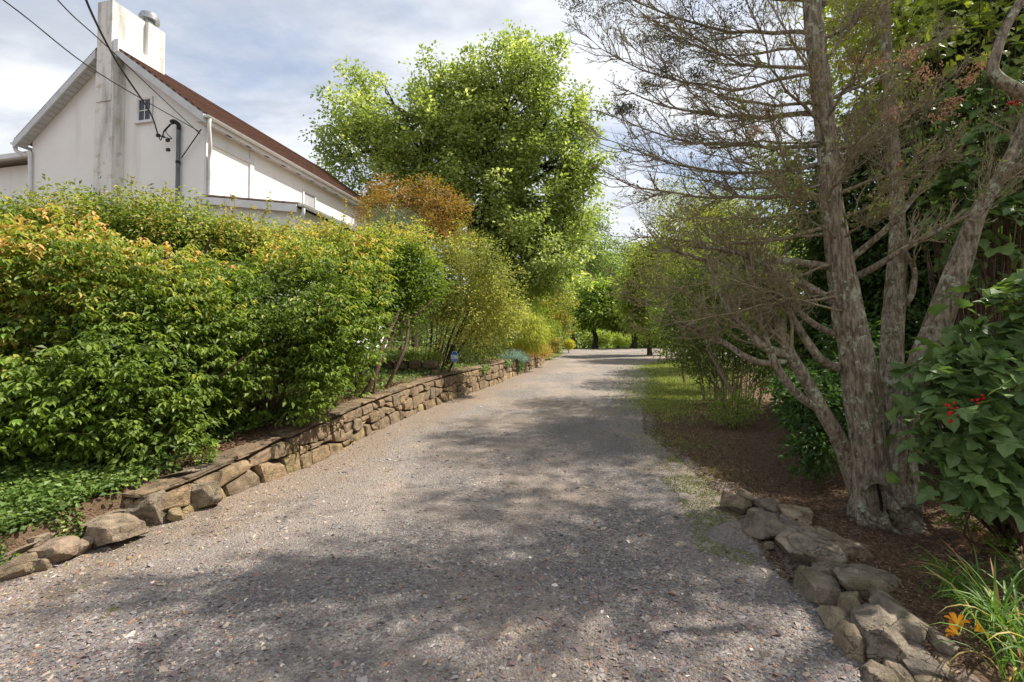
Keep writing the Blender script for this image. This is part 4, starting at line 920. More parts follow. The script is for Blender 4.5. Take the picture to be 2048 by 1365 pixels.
# small security sign
sg = thing('yard_sign', 'small blue octagonal security sign on a thin stake at the wall top', 'sign', W(908, 742, 11.9))
k = 11.9 / F; cs = W(909, 714, 11.9)
def m_flat(name, c, rough=.45):
    m, t = newmat(name); finish(t, c, rough); return m
M_blue = m_flat('sign_blue', (.025, .13, .42)); M_sw = m_flat('sign_white', (.78, .8, .82))
def octo(sx, sz, y0, y1):
    th = np.arange(8) / 8 * 2 * np.pi + np.pi / 8; a = np.stack([cs[0] + sx * np.cos(th), np.full(8, y0), cs[2] + sz * np.sin(th)], -1); b = a.copy(); b[:, 1] = y1
    return np.vstack([a, b]), [tuple(range(8))], [tuple(range(15, 7, -1))], [(i, i + 8, (i + 1) % 8 + 8, (i + 1) % 8) for i in range(8)]
for nm, sx, sz, y0, y1, m in (('sign_border', 7.6 * k, 11.6 * k, cs[1] - .006, cs[1] + .008, M_sw), ('sign_panel', 7.0 * k, 10.9 * k, cs[1] - .010, cs[1] - .0065, M_blue)):
    v, f1, f2, f3 = octo(sx, sz, y0, y1); mb = MB().add(v, f1); mb.f += [np.array(f2), np.array(f3)]; mb.build(nm, m, sg)
def text_part(s, size, x, y, z, m, parent, name, sx=1.0):
    cu = bpy.data.curves.new('t', 'FONT'); cu.body = s; cu.size = size; cu.align_x = 'CENTER'; cu.align_y = 'CENTER'; cu.extrude = .0006; cu.offset = size * .018
    o = bpy.data.objects.new('t', cu); C.objects.link(o); dg = bpy.context.evaluated_depsgraph_get(); me = bpy.data.meshes.new_from_object(o.evaluated_get(dg)); bpy.data.objects.remove(o)
    me.transform(Matrix.Translation((x, y, z)) @ Matrix.Rotation(R(90), 4, 'X') @ Matrix.Diagonal((sx, 1, 1, 1))); me.transform(Matrix.Translation(-Vector(root_loc(parent)))); me.materials.clear()
    return link(name, me, m, parent)
MB().add(*boxv((cs[0] - 6.0 * k, cs[1] - .0135, cs[2] - 3.6 * k), (cs[0] + 6.0 * k, cs[1] - .0105, cs[2] + 3.6 * k))).build('sign_plate', M_sw, sg)
text_part('ADT', .088, cs[0], cs[1] - .0145, cs[2], M_blue, sg, 'lettering', .78)
text_part('SECURITY', .024, cs[0], cs[1] - .0115, cs[2] - 6.3 * k, M_sw, sg, 'lettering', .9)
MB().add(*tube([cs + (0, .002, -.1), cs + (-.03, .002, -.42)], .006, 6)).build('stake', M_metal, sg)

# ------------------------------------------------------------------ right side: shrubs and the evergreen mass
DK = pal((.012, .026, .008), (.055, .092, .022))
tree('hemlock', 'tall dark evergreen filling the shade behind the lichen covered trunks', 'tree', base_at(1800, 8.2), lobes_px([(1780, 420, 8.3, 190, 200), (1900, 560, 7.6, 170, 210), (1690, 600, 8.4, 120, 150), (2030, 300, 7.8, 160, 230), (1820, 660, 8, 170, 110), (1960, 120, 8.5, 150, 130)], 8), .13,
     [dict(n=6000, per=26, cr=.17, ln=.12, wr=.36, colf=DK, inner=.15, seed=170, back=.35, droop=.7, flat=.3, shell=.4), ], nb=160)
tree('hemlock', 'second dark evergreen further back on the right beyond the frame edge trunk', 'tree', base_at(2300, 9), lobes_px([(2300, 300, 9, 260, 330), (2350, 560, 8, 250, 200)], 9), .14,
     [dict(n=1800, per=26, cr=.2, ln=.10, wr=.4, colf=DK, seed=172, back=.5)], nb=60)
tree('oak_tree', 'yellow green leafy tree lit from behind at the top right', 'tree', base_at(1900, 11), lobes_px([(1800, 40, 9.5, 110, 80), (1930, 20, 9.5, 130, 90), (1720, 170, 10, 80, 90), (1870, 150, 9.5, 100, 80), (1700, 30, 10, 60, 60), (1780, -120, 10, 200, 110), (2020, -80, 9.5, 140, 130)], 10), .16,
     [dict(n=1500, per=24, cr=.20, ln=.12, wr=.62, colf=pal((.12, .15, .02), (.32, .36, .06)), seed=174, back=.5, shell=.35, rough=.4)], nb=120)
shrub('understory_shrub', 'leafy dark green shrub with thin arching stems on the right of the grass strip', 1400, 10.5,
      [(1400, 640, 10.6, 75, 80), (1470, 650, 10, 80, 85), (1540, 650, 9.6, 80, 90), (1350, 660, 12, 45, 55), (1600, 690, 8.6, 80, 80), (1440, 570, 11, 90, 60), (1450, 715, 11.4, 75, 60), (1540, 725, 10.4, 80, 65), (1390, 700, 13, 45, 45), (1620, 740, 9.2, 60, 60)],
      [dict(n=3000, per=20, cr=.13, ln=.075, wr=.5, colf=pal((.025, .045, .010), (.12, .165, .04), (.19, .23, .06), .15), seed=176, back=.5, shell=.4, rough=.4)],
      fan_stems(1480, 0, 10, 16, 150, 620, .012), nb=130, bark=M_twig)
shrub('hedge_shrub', 'green shrub filling the gap right of the drive bend', 1370, 15, [(1350, 600, 16, 60, 70), (1400, 560, 15, 70, 80), (1330, 660, 18, 35, 45), (1500, 580, 14, 90, 100)],
      [dict(n=1000, per=24, cr=.16, ln=.09, wr=.5, colf=pal((.03, .055, .010), (.12, .165, .035)), seed=178, back=.5, rough=.35)], nb=60)
shrub('twiggy_shrub', 'tall loose shrub with small yellowish leaves and brown twigs behind the bare branches', 1420, 11.5,
      [(1400, 470, 11.5, 100, 60), (1330, 540, 12, 80, 60), (1500, 450, 11, 90, 80), (1360, 420, 12, 60, 60), (1440, 540, 11.5, 100, 60)],
      [dict(n=1300, per=18, cr=.18, ln=.07, wr=.5, colf=pal((.08, .10, .02), (.24, .26, .06)), seed=180, back=.6, rough=.5, shell=.45)], fan_stems(1440, 0, 11.5, 10, 130, 480, .025), nb=420, bark=M_twig)
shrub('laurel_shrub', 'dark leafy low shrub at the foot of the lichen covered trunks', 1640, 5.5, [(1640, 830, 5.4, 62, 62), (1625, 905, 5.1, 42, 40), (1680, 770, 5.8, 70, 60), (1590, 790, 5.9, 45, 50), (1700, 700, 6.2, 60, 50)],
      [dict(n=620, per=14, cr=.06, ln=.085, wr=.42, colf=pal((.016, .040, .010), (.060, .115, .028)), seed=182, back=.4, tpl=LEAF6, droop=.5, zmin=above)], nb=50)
shrub('privet_sprout', 'small bright green sprouting shrub on the mulch below the thin bare stems', 1465, 8.2, [(1465, 828, 8.2, 36, 20), (1442, 808, 8.3, 28, 24), (1490, 806, 8.3, 28, 26)],
      [dict(n=170, per=14, cr=.06, ln=.055, wr=.45, colf=pal((.06, .10, .015), (.19, .26, .05)), seed=184, back=.6, rough=.5)], fan_stems(1465, 0, 8.2, 7, 40, 800, .006), nb=20)
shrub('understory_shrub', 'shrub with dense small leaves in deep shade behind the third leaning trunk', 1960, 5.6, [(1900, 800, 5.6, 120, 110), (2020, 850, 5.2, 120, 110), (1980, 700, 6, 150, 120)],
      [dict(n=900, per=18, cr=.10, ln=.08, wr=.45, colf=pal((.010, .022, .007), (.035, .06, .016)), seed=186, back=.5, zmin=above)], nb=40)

# shade trees to the right and behind the camera (they cast the shade on the drive)
for (x, y, hgt, rad, lab, sd2) in ((7.5, -.5, 6.2, 2.1, 'leafy roadside tree behind the camera on the right', 192), (12.5, 9.8, 9.0, 2.8, 'tall leafy tree among the evergreens right of the drive', 194)):
    b = np.array((x, y, float(H(x, y)))); L = [(b + (0, 0, hgt * .68), np.array((rad, rad, hgt * .30))), (b + (-rad * .5, .4, hgt * .55), np.array((rad * .6, rad * .7, hgt * .2))), (b + (rad * .4, -.6, hgt * .82), np.array((rad * .6, rad * .6, hgt * .16)))]
    tree('shade_tree', lab, 'tree', b, L, .16, [dict(n=700, per=22, cr=.28, ln=.15, wr=.6, colf=pal(GD, GL_), seed=sd2, back=1, shell=.4)], nb=40)

b = base_at(1024 + 8.9 / 4.8 * F, 4.8)
tree('shade_tree', 'tall tree beside the camera on the right with boughs hanging over the drive', 'tree', b, [(np.array(c_), np.array(r_)) for c_, r_ in (((5.9, 4.9, 8.0), (2.5, 2.2, 1.0)), ((3.0, 4.4, 8.2), (1.9, 1.8, .9)), ((4.8, 2.4, 7.5), (2.3, 1.8, 1.0)), ((7.4, 6.2, 9.0), (2.2, 1.8, .9)))], .2,
     [dict(n=680, per=22, cr=.24, ln=.14, wr=.6, colf=pal(GD, GL_), seed=199, back=1, shell=.5, gap=-.12, gs=.7)], nb=60, trunk_top=b + (-1.2, 0, 6.3))

# ------------------------------------------------------------------ the half-bare multi-trunk tree
bt = thing('bare_tree', 'old multi trunk tree with lichen covered bark, mostly bare branches and a hollow base', 'tree', G(1750, 1045))
def bark_trunk(rows, sides=40, hollow=(), flare=0, amp=1.0, seed=0, kk=10):
    sp = smooth_path([np.append(W(a, b, d), r * d / F) for a, b, d, r in rows], kk); pts, rad = sp[:, :3], sp[:, 3]
    v, f = tube(pts, rad, sides); n = len(pts); v = v.reshape(n, sides, 3); c = pts[:, None]; rd = v - c; ln = np.linalg.norm(rd, axis=2, keepdims=True); u = rd / ln
    th = np.arange(sides) / sides; q_ = np.stack([np.cos(th * 6.283) * 4 + 0 * pts[:, None, 2], np.sin(th * 6.283) * 4 + 0 * pts[:, None, 2], pts[:, 2][:, None] * 1.6 + 0 * th[None]], -1)
    rid = vn(q_, 1.0, seed); fine = vn(q_ * (2.6, 2.6, 3.2), 1.0, seed + 1); fine2 = vn(q_ * (6, 6, 5), 1.0, seed + 2)
    big_ = vn(q_ * (.35, .35, .5), 1.0, seed + 4); plate = np.abs(vn(q_ * (1.5, 1.5, .55), 1.0, seed + 5)) ** .6
    v = v + u * ln * amp * (.12 * rid + .10 * big_ + .13 * (plate - .5) + .07 * fine + .05 * fine2)[..., None]
    global INN; INN = np.zeros(v.shape[:2])
    for (hc, hr, dep) in hollow:
        dd = (v - np.asarray(hc)) / np.asarray(hr); q2 = np.sqrt((dd ** 2).sum(2))
        inn = 1 - sst((q2 - .72) / .25); rim = np.exp(-((q2 - 1.12) / .26) ** 2)
        front = sst((-(u[..., 1]) + .3) / .3)
        wr = 1 + .5 * np.sin(q2 * 26 + 3 * vn(v, 5, 3))
        INN = np.maximum(INN, inn * front); v = v - u * np.minimum(inn * dep * front, .86 * np.linalg.norm(v - c, axis=2))[..., None] + u * (rim * .042 * wr * front)[..., None]
    return v.reshape(-1, 3), f, pts, rad
M_hollow_shade = plain('hollow_shade', (.010, .007, .005), (.035, .024, .016), 30, .95, .6)  # near-black colour painted in as the shade inside the trunk hollows
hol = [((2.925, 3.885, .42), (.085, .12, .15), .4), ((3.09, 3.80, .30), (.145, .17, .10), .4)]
mainrows = [(1766, 1085, 4.05, 59.5), (1764, 1045, 4.05, 55.8), (1764, 1005, 4.05, 50.2), (1750, 945, 4.05, 37.2), (1737, 880, 4.05, 33.5), (1727, 810, 4.05, 32.6), (1713, 720, 4.05, 29.3), (1698, 640, 4.05, 27.0), (1686, 560, 4.05, 24.6), (1673, 470, 4.05, 20.9), (1660, 380, 4.05, 18.6), (1652, 290, 4.05, 17.2), (1642, 190, 4.05, 18.1), (1632, 90, 4.05, 17.7), (1624, 0, 4.05, 15.8), (1610, -160, 4.02, 14), (1600, -330, 4.02, 9), (1596, -480, 4.02, 3)]
v, f, mpts, mrad = bark_trunk(mainrows, 84, hol, seed=3, kk=16); to_ = MB().add(v, f).build('trunk', M_bark, bt, True); to_.data.materials.append(M_hollow_shade); im_ = INN.reshape(-1)
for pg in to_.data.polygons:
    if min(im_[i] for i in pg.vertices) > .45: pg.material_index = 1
v, f, p2, r2 = bark_trunk([(1790, 1000, 4.4, 26), (1789, 900, 4.4, 19), (1786, 800, 4.4, 18), (1784, 700, 4.5, 18.5), (1790, 600, 4.6, 17.5), (1796, 500, 4.6, 14.5), (1794, 400, 4.75, 12), (1785, 280, 4.8, 10.5), (1776, 150, 4.8, 9), (1768, 20, 4.8, 8), (1758, -140, 4.8, 5)], 36, amp=.9, seed=8, kk=8)
MB().add(v, f).build('trunk', M_bark, bt, True)
v, f, p3, r3 = bark_trunk([(1783, 975, 4.02, 20), (1788, 920, 3.97, 20), (1800, 850, 3.95, 18), (1822, 780, 3.95, 20), (1852, 710, 3.9, 22.5), (1880, 640, 3.9, 22), (1905, 570, 3.85, 20.5), (1930, 500, 3.85, 18), (1955, 430, 3.8, 14), (1990, 372, 3.8, 12), (2030, 300, 3.8, 11), (2075, 180, 3.8, 9), (2110, 60, 3.8, 6)], 40, amp=.9, seed=12, kk=8)
MB().add(v, f).build('trunk', M_bark, bt, True)
v, f, p5, r5 = bark_trunk([(1800, 1055, 4.2, 36), (1806, 980, 4.2, 27), (1812, 900, 4.25, 17), (1822, 840, 4.35, 13), (1840, 770, 4.3, 7)], 36, amp=1, seed=15, kk=8)
MB().add(v, f).build('trunk', M_bark, bt, True)
def limb(rows, sides=10, seed=0, mat=M_bark, nm='limb'):
    v, f, p, r = bark_trunk(rows, sides, amp=.5, seed=seed, kk=6); MB().add(v, f).build(nm, mat, bt, True); return p, r
limbs = []
for i, rows in enumerate([
  [(1712, 985, 4.2, 15), (1697, 930, 4.15, 16), (1678, 880, 4.1, 15), (1649, 830, 4.05, 13.5), (1614, 764, 4.0, 12), (1583, 712, 3.95, 11), (1565, 671, 3.95, 9), (1548, 630, 3.95, 6.5), (1520, 575, 3.9, 4.5), (1500, 520, 3.9, 3)],
  [(1640, 818, 4.05, 9), (1605, 797, 4.0, 8), (1575, 767, 3.95, 8), (1550, 728, 3.9, 7.5), (1535, 690, 3.9, 6.5), (1520, 640, 3.9, 6), (1504, 588, 3.9, 4.5), (1490, 520, 3.9, 3)],
  [(1585, 712, 3.95, 9), (1550, 703, 3.9, 9), (1525, 692, 3.85, 8), (1500, 668, 3.85, 7), (1477, 641, 3.8, 6), (1452, 610, 3.8, 5), (1430, 560, 3.8, 3.5), (1410, 520, 3.8, 2.5)],
  [(1570, 722, 3.95, 6), (1525, 726, 3.9, 6.5), (1486, 711, 3.85, 6), (1458, 692, 3.85, 5.5), (1428, 676, 3.8, 5), (1394, 662, 3.8, 4), (1362, 640, 3.75, 3), (1335, 620, 3.7, 2)],
  [(1685, 740, 4.1, 8), (1645, 722, 4.05, 8.5), (1618, 689, 4.0, 8), (1592, 648, 4.0, 7), (1565, 601, 3.95, 6), (1550, 560, 3.9, 4), (1540, 510, 3.9, 2.5)],
  [(1668, 668, 4.1, 6), (1630, 650, 4.05, 6), (1592, 619, 4.0, 5), (1560, 590, 4.0, 4), (1525, 565, 3.9, 2.6)],
  [(1672, 606, 4.1, 10), (1640, 590, 4.05, 9), (1605, 568, 4.0, 8), (1557, 545, 3.95, 7), (1510, 520, 3.9, 5.5), (1450, 500, 3.85, 4), (1390, 495, 3.8, 2.5)],
  [(1665, 535, 4.1, 8), (1610, 528, 4.05, 8), (1550, 522, 4.0, 7), (1490, 535, 3.95, 5.5), (1430, 528, 3.9, 4), (1360, 505, 3.85, 2.5), (1300, 500, 3.8, 1.5)],
  [(1700, 560, 4.15, 8), (1740, 540, 4.0, 7), (1790, 510, 3.8, 6), (1850, 475, 3.7, 5), (1920, 440, 3.6, 3.5), (1980, 410, 3.6, 2)],
  [(1700, 520, 4.15, 7), (1760, 470, 3.95, 6), (1800, 430, 3.8, 5.5), (1860, 350, 3.7, 4), (1900, 300, 3.6, 2.5)],
  [(1798, 620, 4.6, 7), (1822, 590, 4.5, 6), (1828, 540, 4.5, 5), (1812, 500, 4.4, 3.5), (1840, 450, 4.4, 2)],
  [(2075, 205, 3.4, 13), (2030, 178, 3.4, 12), (1998, 158, 3.4, 11), (1986, 138, 3.4, 10), (1994, 105, 3.4, 9), (2010, 60, 3.4, 8.5), (2040, 5, 3.4, 8), (2080, -70, 3.4, 7)],
  [(1990, 372, 3.8, 9), (2020, 340, 3.75, 8), (2060, 330, 3.7, 7)],
  [(1650, 10, 4.2, 9), (1600, -40, 4.1, 8), (1540, -60, 4.0, 6), (1470, -60, 3.9, 4), (1400, -30, 3.8, 2)]]):
    limbs.append(limb(rows, 14 if i < 8 else 10, 30 + i))

tw = MB(); tw2 = MB(); tipsN = []
def arc(p0, d0, up, L, k=7, curl=.7, wob=.10, rr=None):
    """a twig polyline: starts along d0 and bends towards up"""
    P_ = [np.array(p0)]; d_ = np.array(d0, float); d_ /= np.linalg.norm(d_)
    for i in range(k - 1):
        d_ = d_ + np.asarray(up) * curl / k + rng.standard_normal(3) * wob; d_ /= np.linalg.norm(d_); P_.append(P_[-1] + d_ * L / (k - 1))
    return np.array(P_)
def spray(path, rad, lvl, L, dens=1.0):
    n = len(path); t = np.gradient(path, axis=0); t /= np.linalg.norm(t, axis=1)[:, None]
    cnt = {1: rng.integers(20, 29), 2: rng.integers(8, 14), 3: rng.integers(1, 4)}[lvl]
    cnt = int(cnt * dens)
    for j in range(cnt):
        u = rng.uniform(.12 if lvl > 1 else .18, .98) * (n - 1); i0 = min(int(u), n - 2); f_ = u - i0; p_ = path[i0] * (1 - f_) + path[i0 + 1] * f_; tt = t[i0]
        side = np.cross(tt, (0.05, .25, 1)); side /= np.linalg.norm(side) + 1e-9; sgn = 1 if j % 2 else -1
        pv = np.cross(tt, side)
        d_ = tt * rng.uniform(.7, 1.3) + pv * sgn * rng.uniform(.15, .75) + side * rng.normal(0, .55) + np.array((0, 0, -.05))
        l_ = L * (1 - .62 * u / n) * rng.uniform(.55, 1.15)
        q_ = arc(p_, d_, tt * .5 + np.array((0, 0, .75)), l_, 7 if lvl < 3 else 4, .85, .19)
        r_ = max(rad * (.50 if lvl == 1 else .55) * (1 - .4 * u / n), .0013)
        (tw if lvl == 1 else tw2).add(*tube(q_, np.linspace(r_, max(r_ * .35, .0009), len(q_)), 5 if lvl == 1 else 3))
        if lvl < 3: spray(q_, r_, lvl + 1, l_ * (.55 if lvl == 1 else .5), dens)
        else: pass
        if lvl >= 2: tipsN.append(q_[-1])
def on_main(py):
    """trunk centre at a photo height"""
    z = W(1650, py, 4.05)[2]; j = np.argmin(abs(mpts[:, 2] - z)); return mpts[j], mrad[j]
prim = []
#   (start py, tip px, tip py, tip depth, base radius px, droop px in the middle)
for (sy, tx, ty, td, rp, dr) in [(520, 1230, 560, 3.7, 6, 30), (480, 1330, 460, 4.9, 6, 40), (455, 1215, 470, 4.1, 7, 45), (420, 1290, 420, 3.5, 6, 45), (395, 1195, 365, 4.0, 8, 55), (370, 1260, 330, 4.6, 6, 40), (340, 1190, 250, 4.1, 8, 60), (300, 1185, 215, 3.8, 8, 60),
     (285, 1330, 250, 3.4, 6, 40), (245, 1195, 150, 4.2, 9, 70), (215, 1250, 95, 3.7, 8, 60), (170, 1165, 68, 4.1, 9, 70), (130, 1290, 20, 4.5, 8, 60), (95, 1210, -10, 3.8, 8, 70), (60, 1160, -60, 4.2, 8, 70), (20, 1270, -90, 3.8, 8, 60), (-40, 1200, -160, 4.1, 8, 60), (-100, 1330, -220, 4, 7, 50),
     (560, 1290, 600, 3.5, 6, 15), (590, 1350, 640, 3.3, 6, 5), (610, 1420, 560, 3.2, 5, 10), (500, 1480, 330, 3.2, 5, 10), (440, 1500, 230, 3.3, 5, 10),
     (440, 1880, 300, 3.4, 7, 25), (400, 1930, 240, 3.6, 7, 30), (350, 1860, 180, 3.5, 7, 20), (310, 1950, 130, 3.9, 7, 40), (260, 1850, 60, 3.6, 7, 20), (200, 1900, 20, 4.0, 7, 30), (150, 1800, -60, 3.7, 6, 15), (100, 1880, -80, 4.1, 6, 30), (480, 1830, 420, 3.1, 6, 10), (380, 1760, 200, 3.1, 6, 0), (230, 1740, 0, 3.3, 6, 0),
     (330, 1560, 60, 3.3, 5, 0), (250, 1480, -40, 3.4, 6, 20), (180, 1500, -120, 4.9, 6, 10), (420, 1700, 300, 5.6, 6, 10), (350, 1500, 200, 5.5, 6, 30), (150, 1650, -100, 5.6, 6, 10)]:
    sy = sy + rng.normal(0, 13); c_, r_ = on_main(sy); e = W(tx, ty, td); L_ = np.linalg.norm(e - c_); t = np.linspace(0, 1, 12)[:, None]
    m1 = c_ + (e - c_) * rng.uniform(.35, .6) + np.array((0, rng.normal(0, .15), -dr * rng.uniform(.7, 1.8) * 4.1 / F)); P_ = (1 - t) ** 2 * c_ + 2 * t * (1 - t) * m1 + t * t * e
    P_[1:] += np.cumsum(rng.standard_normal((11, 3)) * .018, axis=0)
    rr = np.linspace(rp * rng.uniform(.7, 1.15) * 4.1 / F * .56, .0020, 12); MB().add(*tube(P_, rr, 8)).build('branch', M_twig if sy > 380 else M_bark, bt, True); prim.append(P_)
    spray(P_, rr[0] * .75, 1, L_ * rng.uniform(.30, .46))
for p_, r_ in [limbs[i] for i in (0, 1, 2, 3, 4, 5, 6, 7, 8, 9, 10)]:
    h_ = len(p_) // 3; spray(p_[h_:], r_[h_] * .7, 1, np.linalg.norm(p_[-1] - p_[h_]) * .5, .62)
for pp in (p2, p3): h_ = len(pp) // 2; spray(pp[h_:], .012, 1, .8)
tw.build('twigs', M_twig, bt, True, kind='stuff'); tw2.build('fine_twigs', M_twig, bt, False, kind='stuff')
# needle tufts left on the tree
mb = MB()
def tuft(px, py, d, n, rad, ln, c1, c2, droop=.6, fl=.6):
    c = W(px, py, d) + rng.standard_normal((n, 3)) * rad * (1, 1, fl); ax = rng.standard_normal((n, 3)) + (0, 0, -droop); add_leaves(mb, c, ax, rng.standard_normal((n, 3)), ln * rng.uniform(.6, 1.2, n), ln * .2, lerp(c1, c2, rng.random(n)), LEAF4)
DG, DG2 = (.05, .055, .045), (.12, .125, .10)
for (px, py, s_) in [(1180, 8, .09), (1150, 5, .06), (1230, 10, .07), (1400, 55, .09), (1340, 90, .07), (1440, 90, .08), (1290, 80, .06), (1420, 125, .07), (1330, 140, .05), (1370, 20, .08), (1460, 30, .07), (1300, 170, .05), (1345, 115, .06), (1260, 215, .05), (1240, 218, .04), (1390, 150, .05)]: tuft(px, py, 4.0, 260, s_, .035, DG, DG2)
for (px, py, s_) in [(1785, 225, .05), (1880, 228, .045), (1910, 200, .03), (1850, 150, .05), (1750, 130, .05), (1960, 130, .04), (1510, 262, .03), (1820, 110, .05), (1935, 160, .03), (1700, 120, .04)]: tuft(px, py, 3.6, 120, s_, .032, (.20, .10, .07), (.40, .25, .20), 1.0)
k = rng.choice(len(tipsN), min(1500, len(tipsN)), False)
for i in k:
    n = 7; c = tipsN[i] + rng.standard_normal((n, 3)) * .018; g = rng.random() < .6
    add_leaves(mb, c, rng.standard_normal((n, 3)), rng.standard_normal((n, 3)), .03, .007 if not g else .013, lerp((.07, .06, .03), (.16, .12, .07), rng.random(n)) if not g else lerp((.07, .10, .02), (.19, .22, .05), rng.random(n)))
mb.build('needles', M_needle, bt, kind='stuff')
# root fringe at the hollow
mb = MB()
for i in range(70):
    a = W(rng.uniform(1690, 1840), rng.uniform(1030, 1066), 4.12); b = a + rng.normal(0, .10, 3) * (1.6, 1, .1) + (0, -.10, 0); a[2] = float(H(a[0], a[1])) + .02; b[2] = float(H(b[0], b[1])) + .01
    mb.add(*tube(wig(a, b, 5, .2, .1), np.linspace(.006, .002, 5), 4))
mb.build('roots', M_stem, bt, True, kind='stuff')

# thin bare stems rising left of it
ts = thing('thin_stem_tree', 'group of thin smooth bare stems leaning out over the grass edge', 'sapling', GH(1460, 806))
for bx_, by_, rows in ((1480, 826, [(1480, 815, 6.8, 7), (1440, 740, 6.9, 6), (1415, 690, 7, 5), (1412, 640, 7.2, 4.5), (1405, 560, 7.4, 3)]), (1436, 790, [(1425, 715, 8.5, 4), (1390, 705, 8.6, 4.5), (1365, 680, 8.7, 4.5), (1345, 640, 8.9, 4), (1330, 600, 9, 3)]),
             (1446, 800, [(1432, 772, 7.6, 5), (1400, 735, 7.8, 5), (1372, 690, 8, 4.5), (1348, 655, 8.2, 4), (1320, 630, 8.4, 3)]), (1452, 806, [(1440, 750, 8, 4), (1410, 700, 8.2, 4), (1390, 650, 8.4, 3.5), (1385, 590, 8.5, 2.5)])):
    d_b = GH(bx_, by_)[1]; d_0 = rows[0][2]; rows = [(bx_, by_ + 4, d_b, rows[0][3] * 1.1)] + [(a, b, d_b + (d - d_0) * .6, r) for a, b, d, r in rows]
    sp = smooth_path([np.append(W(a, b, d), r * d / F) for a, b, d, r in rows], 6); MB().add(*tube(sp[:, :3], sp[:, 3] * .72, 8)).build('stem', M_twig, ts, True)

# ------------------------------------------------------------------ viburnum with big lobed leaves and berries
def lobed():
    out = [(0, 0, 0), (-.10, .22, .02), (.02, .50, .0), (.22, .36, .05), (.36, .56, -.02), (.50, .30, .05), (.72, .26, 0), (1.0, 0, -.16)]
    v = out + [(x, -y, z) for x, y, z in out[1:7]] + [(.30, 0, -.02), (.6, 0, -.05)]
    c1, c2 = 14, 15; f = [(0, c1, 1), (1, c1, 2), (2, c1, 3), (3, c1, 4), (4, c1, 5), (5, c1, c2), (5, c2, 6), (6, c2, 7)]
    mrr = {i: i + 7 for i in range(1, 7)}; g = lambda i: mrr.get(i, i)
    f += [tuple(g(i) for i in t)[::-1] for t in f]
    return np.array(v, float), np.array(f)
LOB = lobed(); big = leaf_mesh('broad', LOB)
def big_shrub(label, px, d, lob, n, ln, c1, c2, seed, nb=40, dens=0, lnd=.8, name='viburnum'):
    L = lobes_px(lob, d); root = thing(name, label, 'shrub', base_at(px, d), 'viburnum shrubs with broad lobed leaves')
    p, dr = clump_pts(L, n * 3, .12, .3, seed, .05); inside = (abs(p[:, 0] / p[:, 1]) < 1.1) & (p[:, 2] > .3); p, dr = p[inside][:n], dr[inside][:n]
    r = np.random.default_rng(seed)
    for i in range(len(p)):
        t = r.random(); place_leaf(big, root, p[i], dr[i] * .6 + r.normal(0, .45, 3) + np.array((-.15, -.35, -.45)), r.normal(0, .30, 3) + np.array((-.1, -.65, .75)), ln * r.uniform(.6, 1.15), ln * r.uniform(.8, 1.05), np.asarray(c1) * (1 - t) + np.asarray(c2) * t)
    mb = MB()
    if dens:
        foliage(mb, L, dens, 5, .09, ln * lnd, 1.0, pal(np.array(c1) * .8, np.array(c2) * .9), seed + 3, tpl=LOB, shell=.4, back=.5, up=.9); mb.build('foliage', M_gloss, root, kind='stuff')
    mb = MB()
    for i in range(0, len(p), max(1, len(p) // nb)):
        b = root_loc(root); e = p[i] + dr[i] * -.05; m_ = b * .4 + e * .6 + r.normal(0, .12, 3); mb.add(*tube(smooth_path([b, m_, e], 4), np.linspace(.012, .003, 9), 5))
    mb.build('stems', M_stem, root, True, kind='stuff'); return root, p, dr
v1, vp, vd = big_shrub('viburnum with broad leaves and bright red berries at the right edge', 2010, 3.5, [(2000, 790, 3.3, 110, 110), (1930, 850, 3.25, 90, 80), (2040, 650, 3.4, 110, 90), (2050, 900, 3.2, 100, 60), (1900, 770, 3.4, 60, 70), (1975, 950, 3.2, 100, 50)], 250, .150, (.050, .09, .028), (.115, .185, .060), 210, dens=260)
big_shrub('dark vine like viburnum climbing the trunk high on the right side', 2000, 4.7, [(1990, 480, 4.6, 120, 90), (2030, 330, 4.5, 110, 120), (1930, 420, 4.8, 70, 90), (1960, 240, 4.9, 90, 70), (1880, 330, 5, 60, 70)], 220, .15, (.06, .11, .035), (.13, .20, .065), 214, dens=200)
big_shrub('lighter green viburnum leaves overhead at the top right corner', 1960, 5.0, [(1980, 110, 4.8, 100, 70), (1850, 60, 5, 80, 60), (2040, 30, 4.6, 70, 80), (1780, 130, 5.2, 60, 60), (1920, -30, 5, 120, 60)], 200, .12, (.08, .12, .02), (.24, .29, .05), 218, dens=60)
M_red = m_flat('red_berry', (.45, .012, .008), .25)
bm, bf = cubegrid(2); bm = bm / np.linalg.norm(bm, axis=1)[:, None]; bme = bpy.data.meshes.new('berry'); bme.from_pydata([tuple(x) for x in bm], [], [tuple(x) for x in bf]); bme.materials.append(M_red); bme.polygons.foreach_set('use_smooth', [True] * len(bf))
for (px, py, n, s_) in [(1905, 818, 9, 14), (1962, 803, 9, 16), (1983, 845, 8, 12), (1900, 838, 3, 10), (2025, 846, 1, 1), (1990, 820, 3, 10), (2030, 202, 8, 10), (1800, 330, 3, 6)]:
    for _ in range(n):
        o = bpy.data.objects.new('berry', bme); C.objects.link(o); o.parent = v1; dd = 3.02 if py > 500 else 3.9
        o.location = Vector(W(px + rng.normal(0, s_ * .6), py + rng.normal(0, s_ * .45), dd + rng.normal(0, .01))) - Vector(root_loc(v1)); s2 = 3.1 * dd / F; o.scale = (s2, s2, s2)
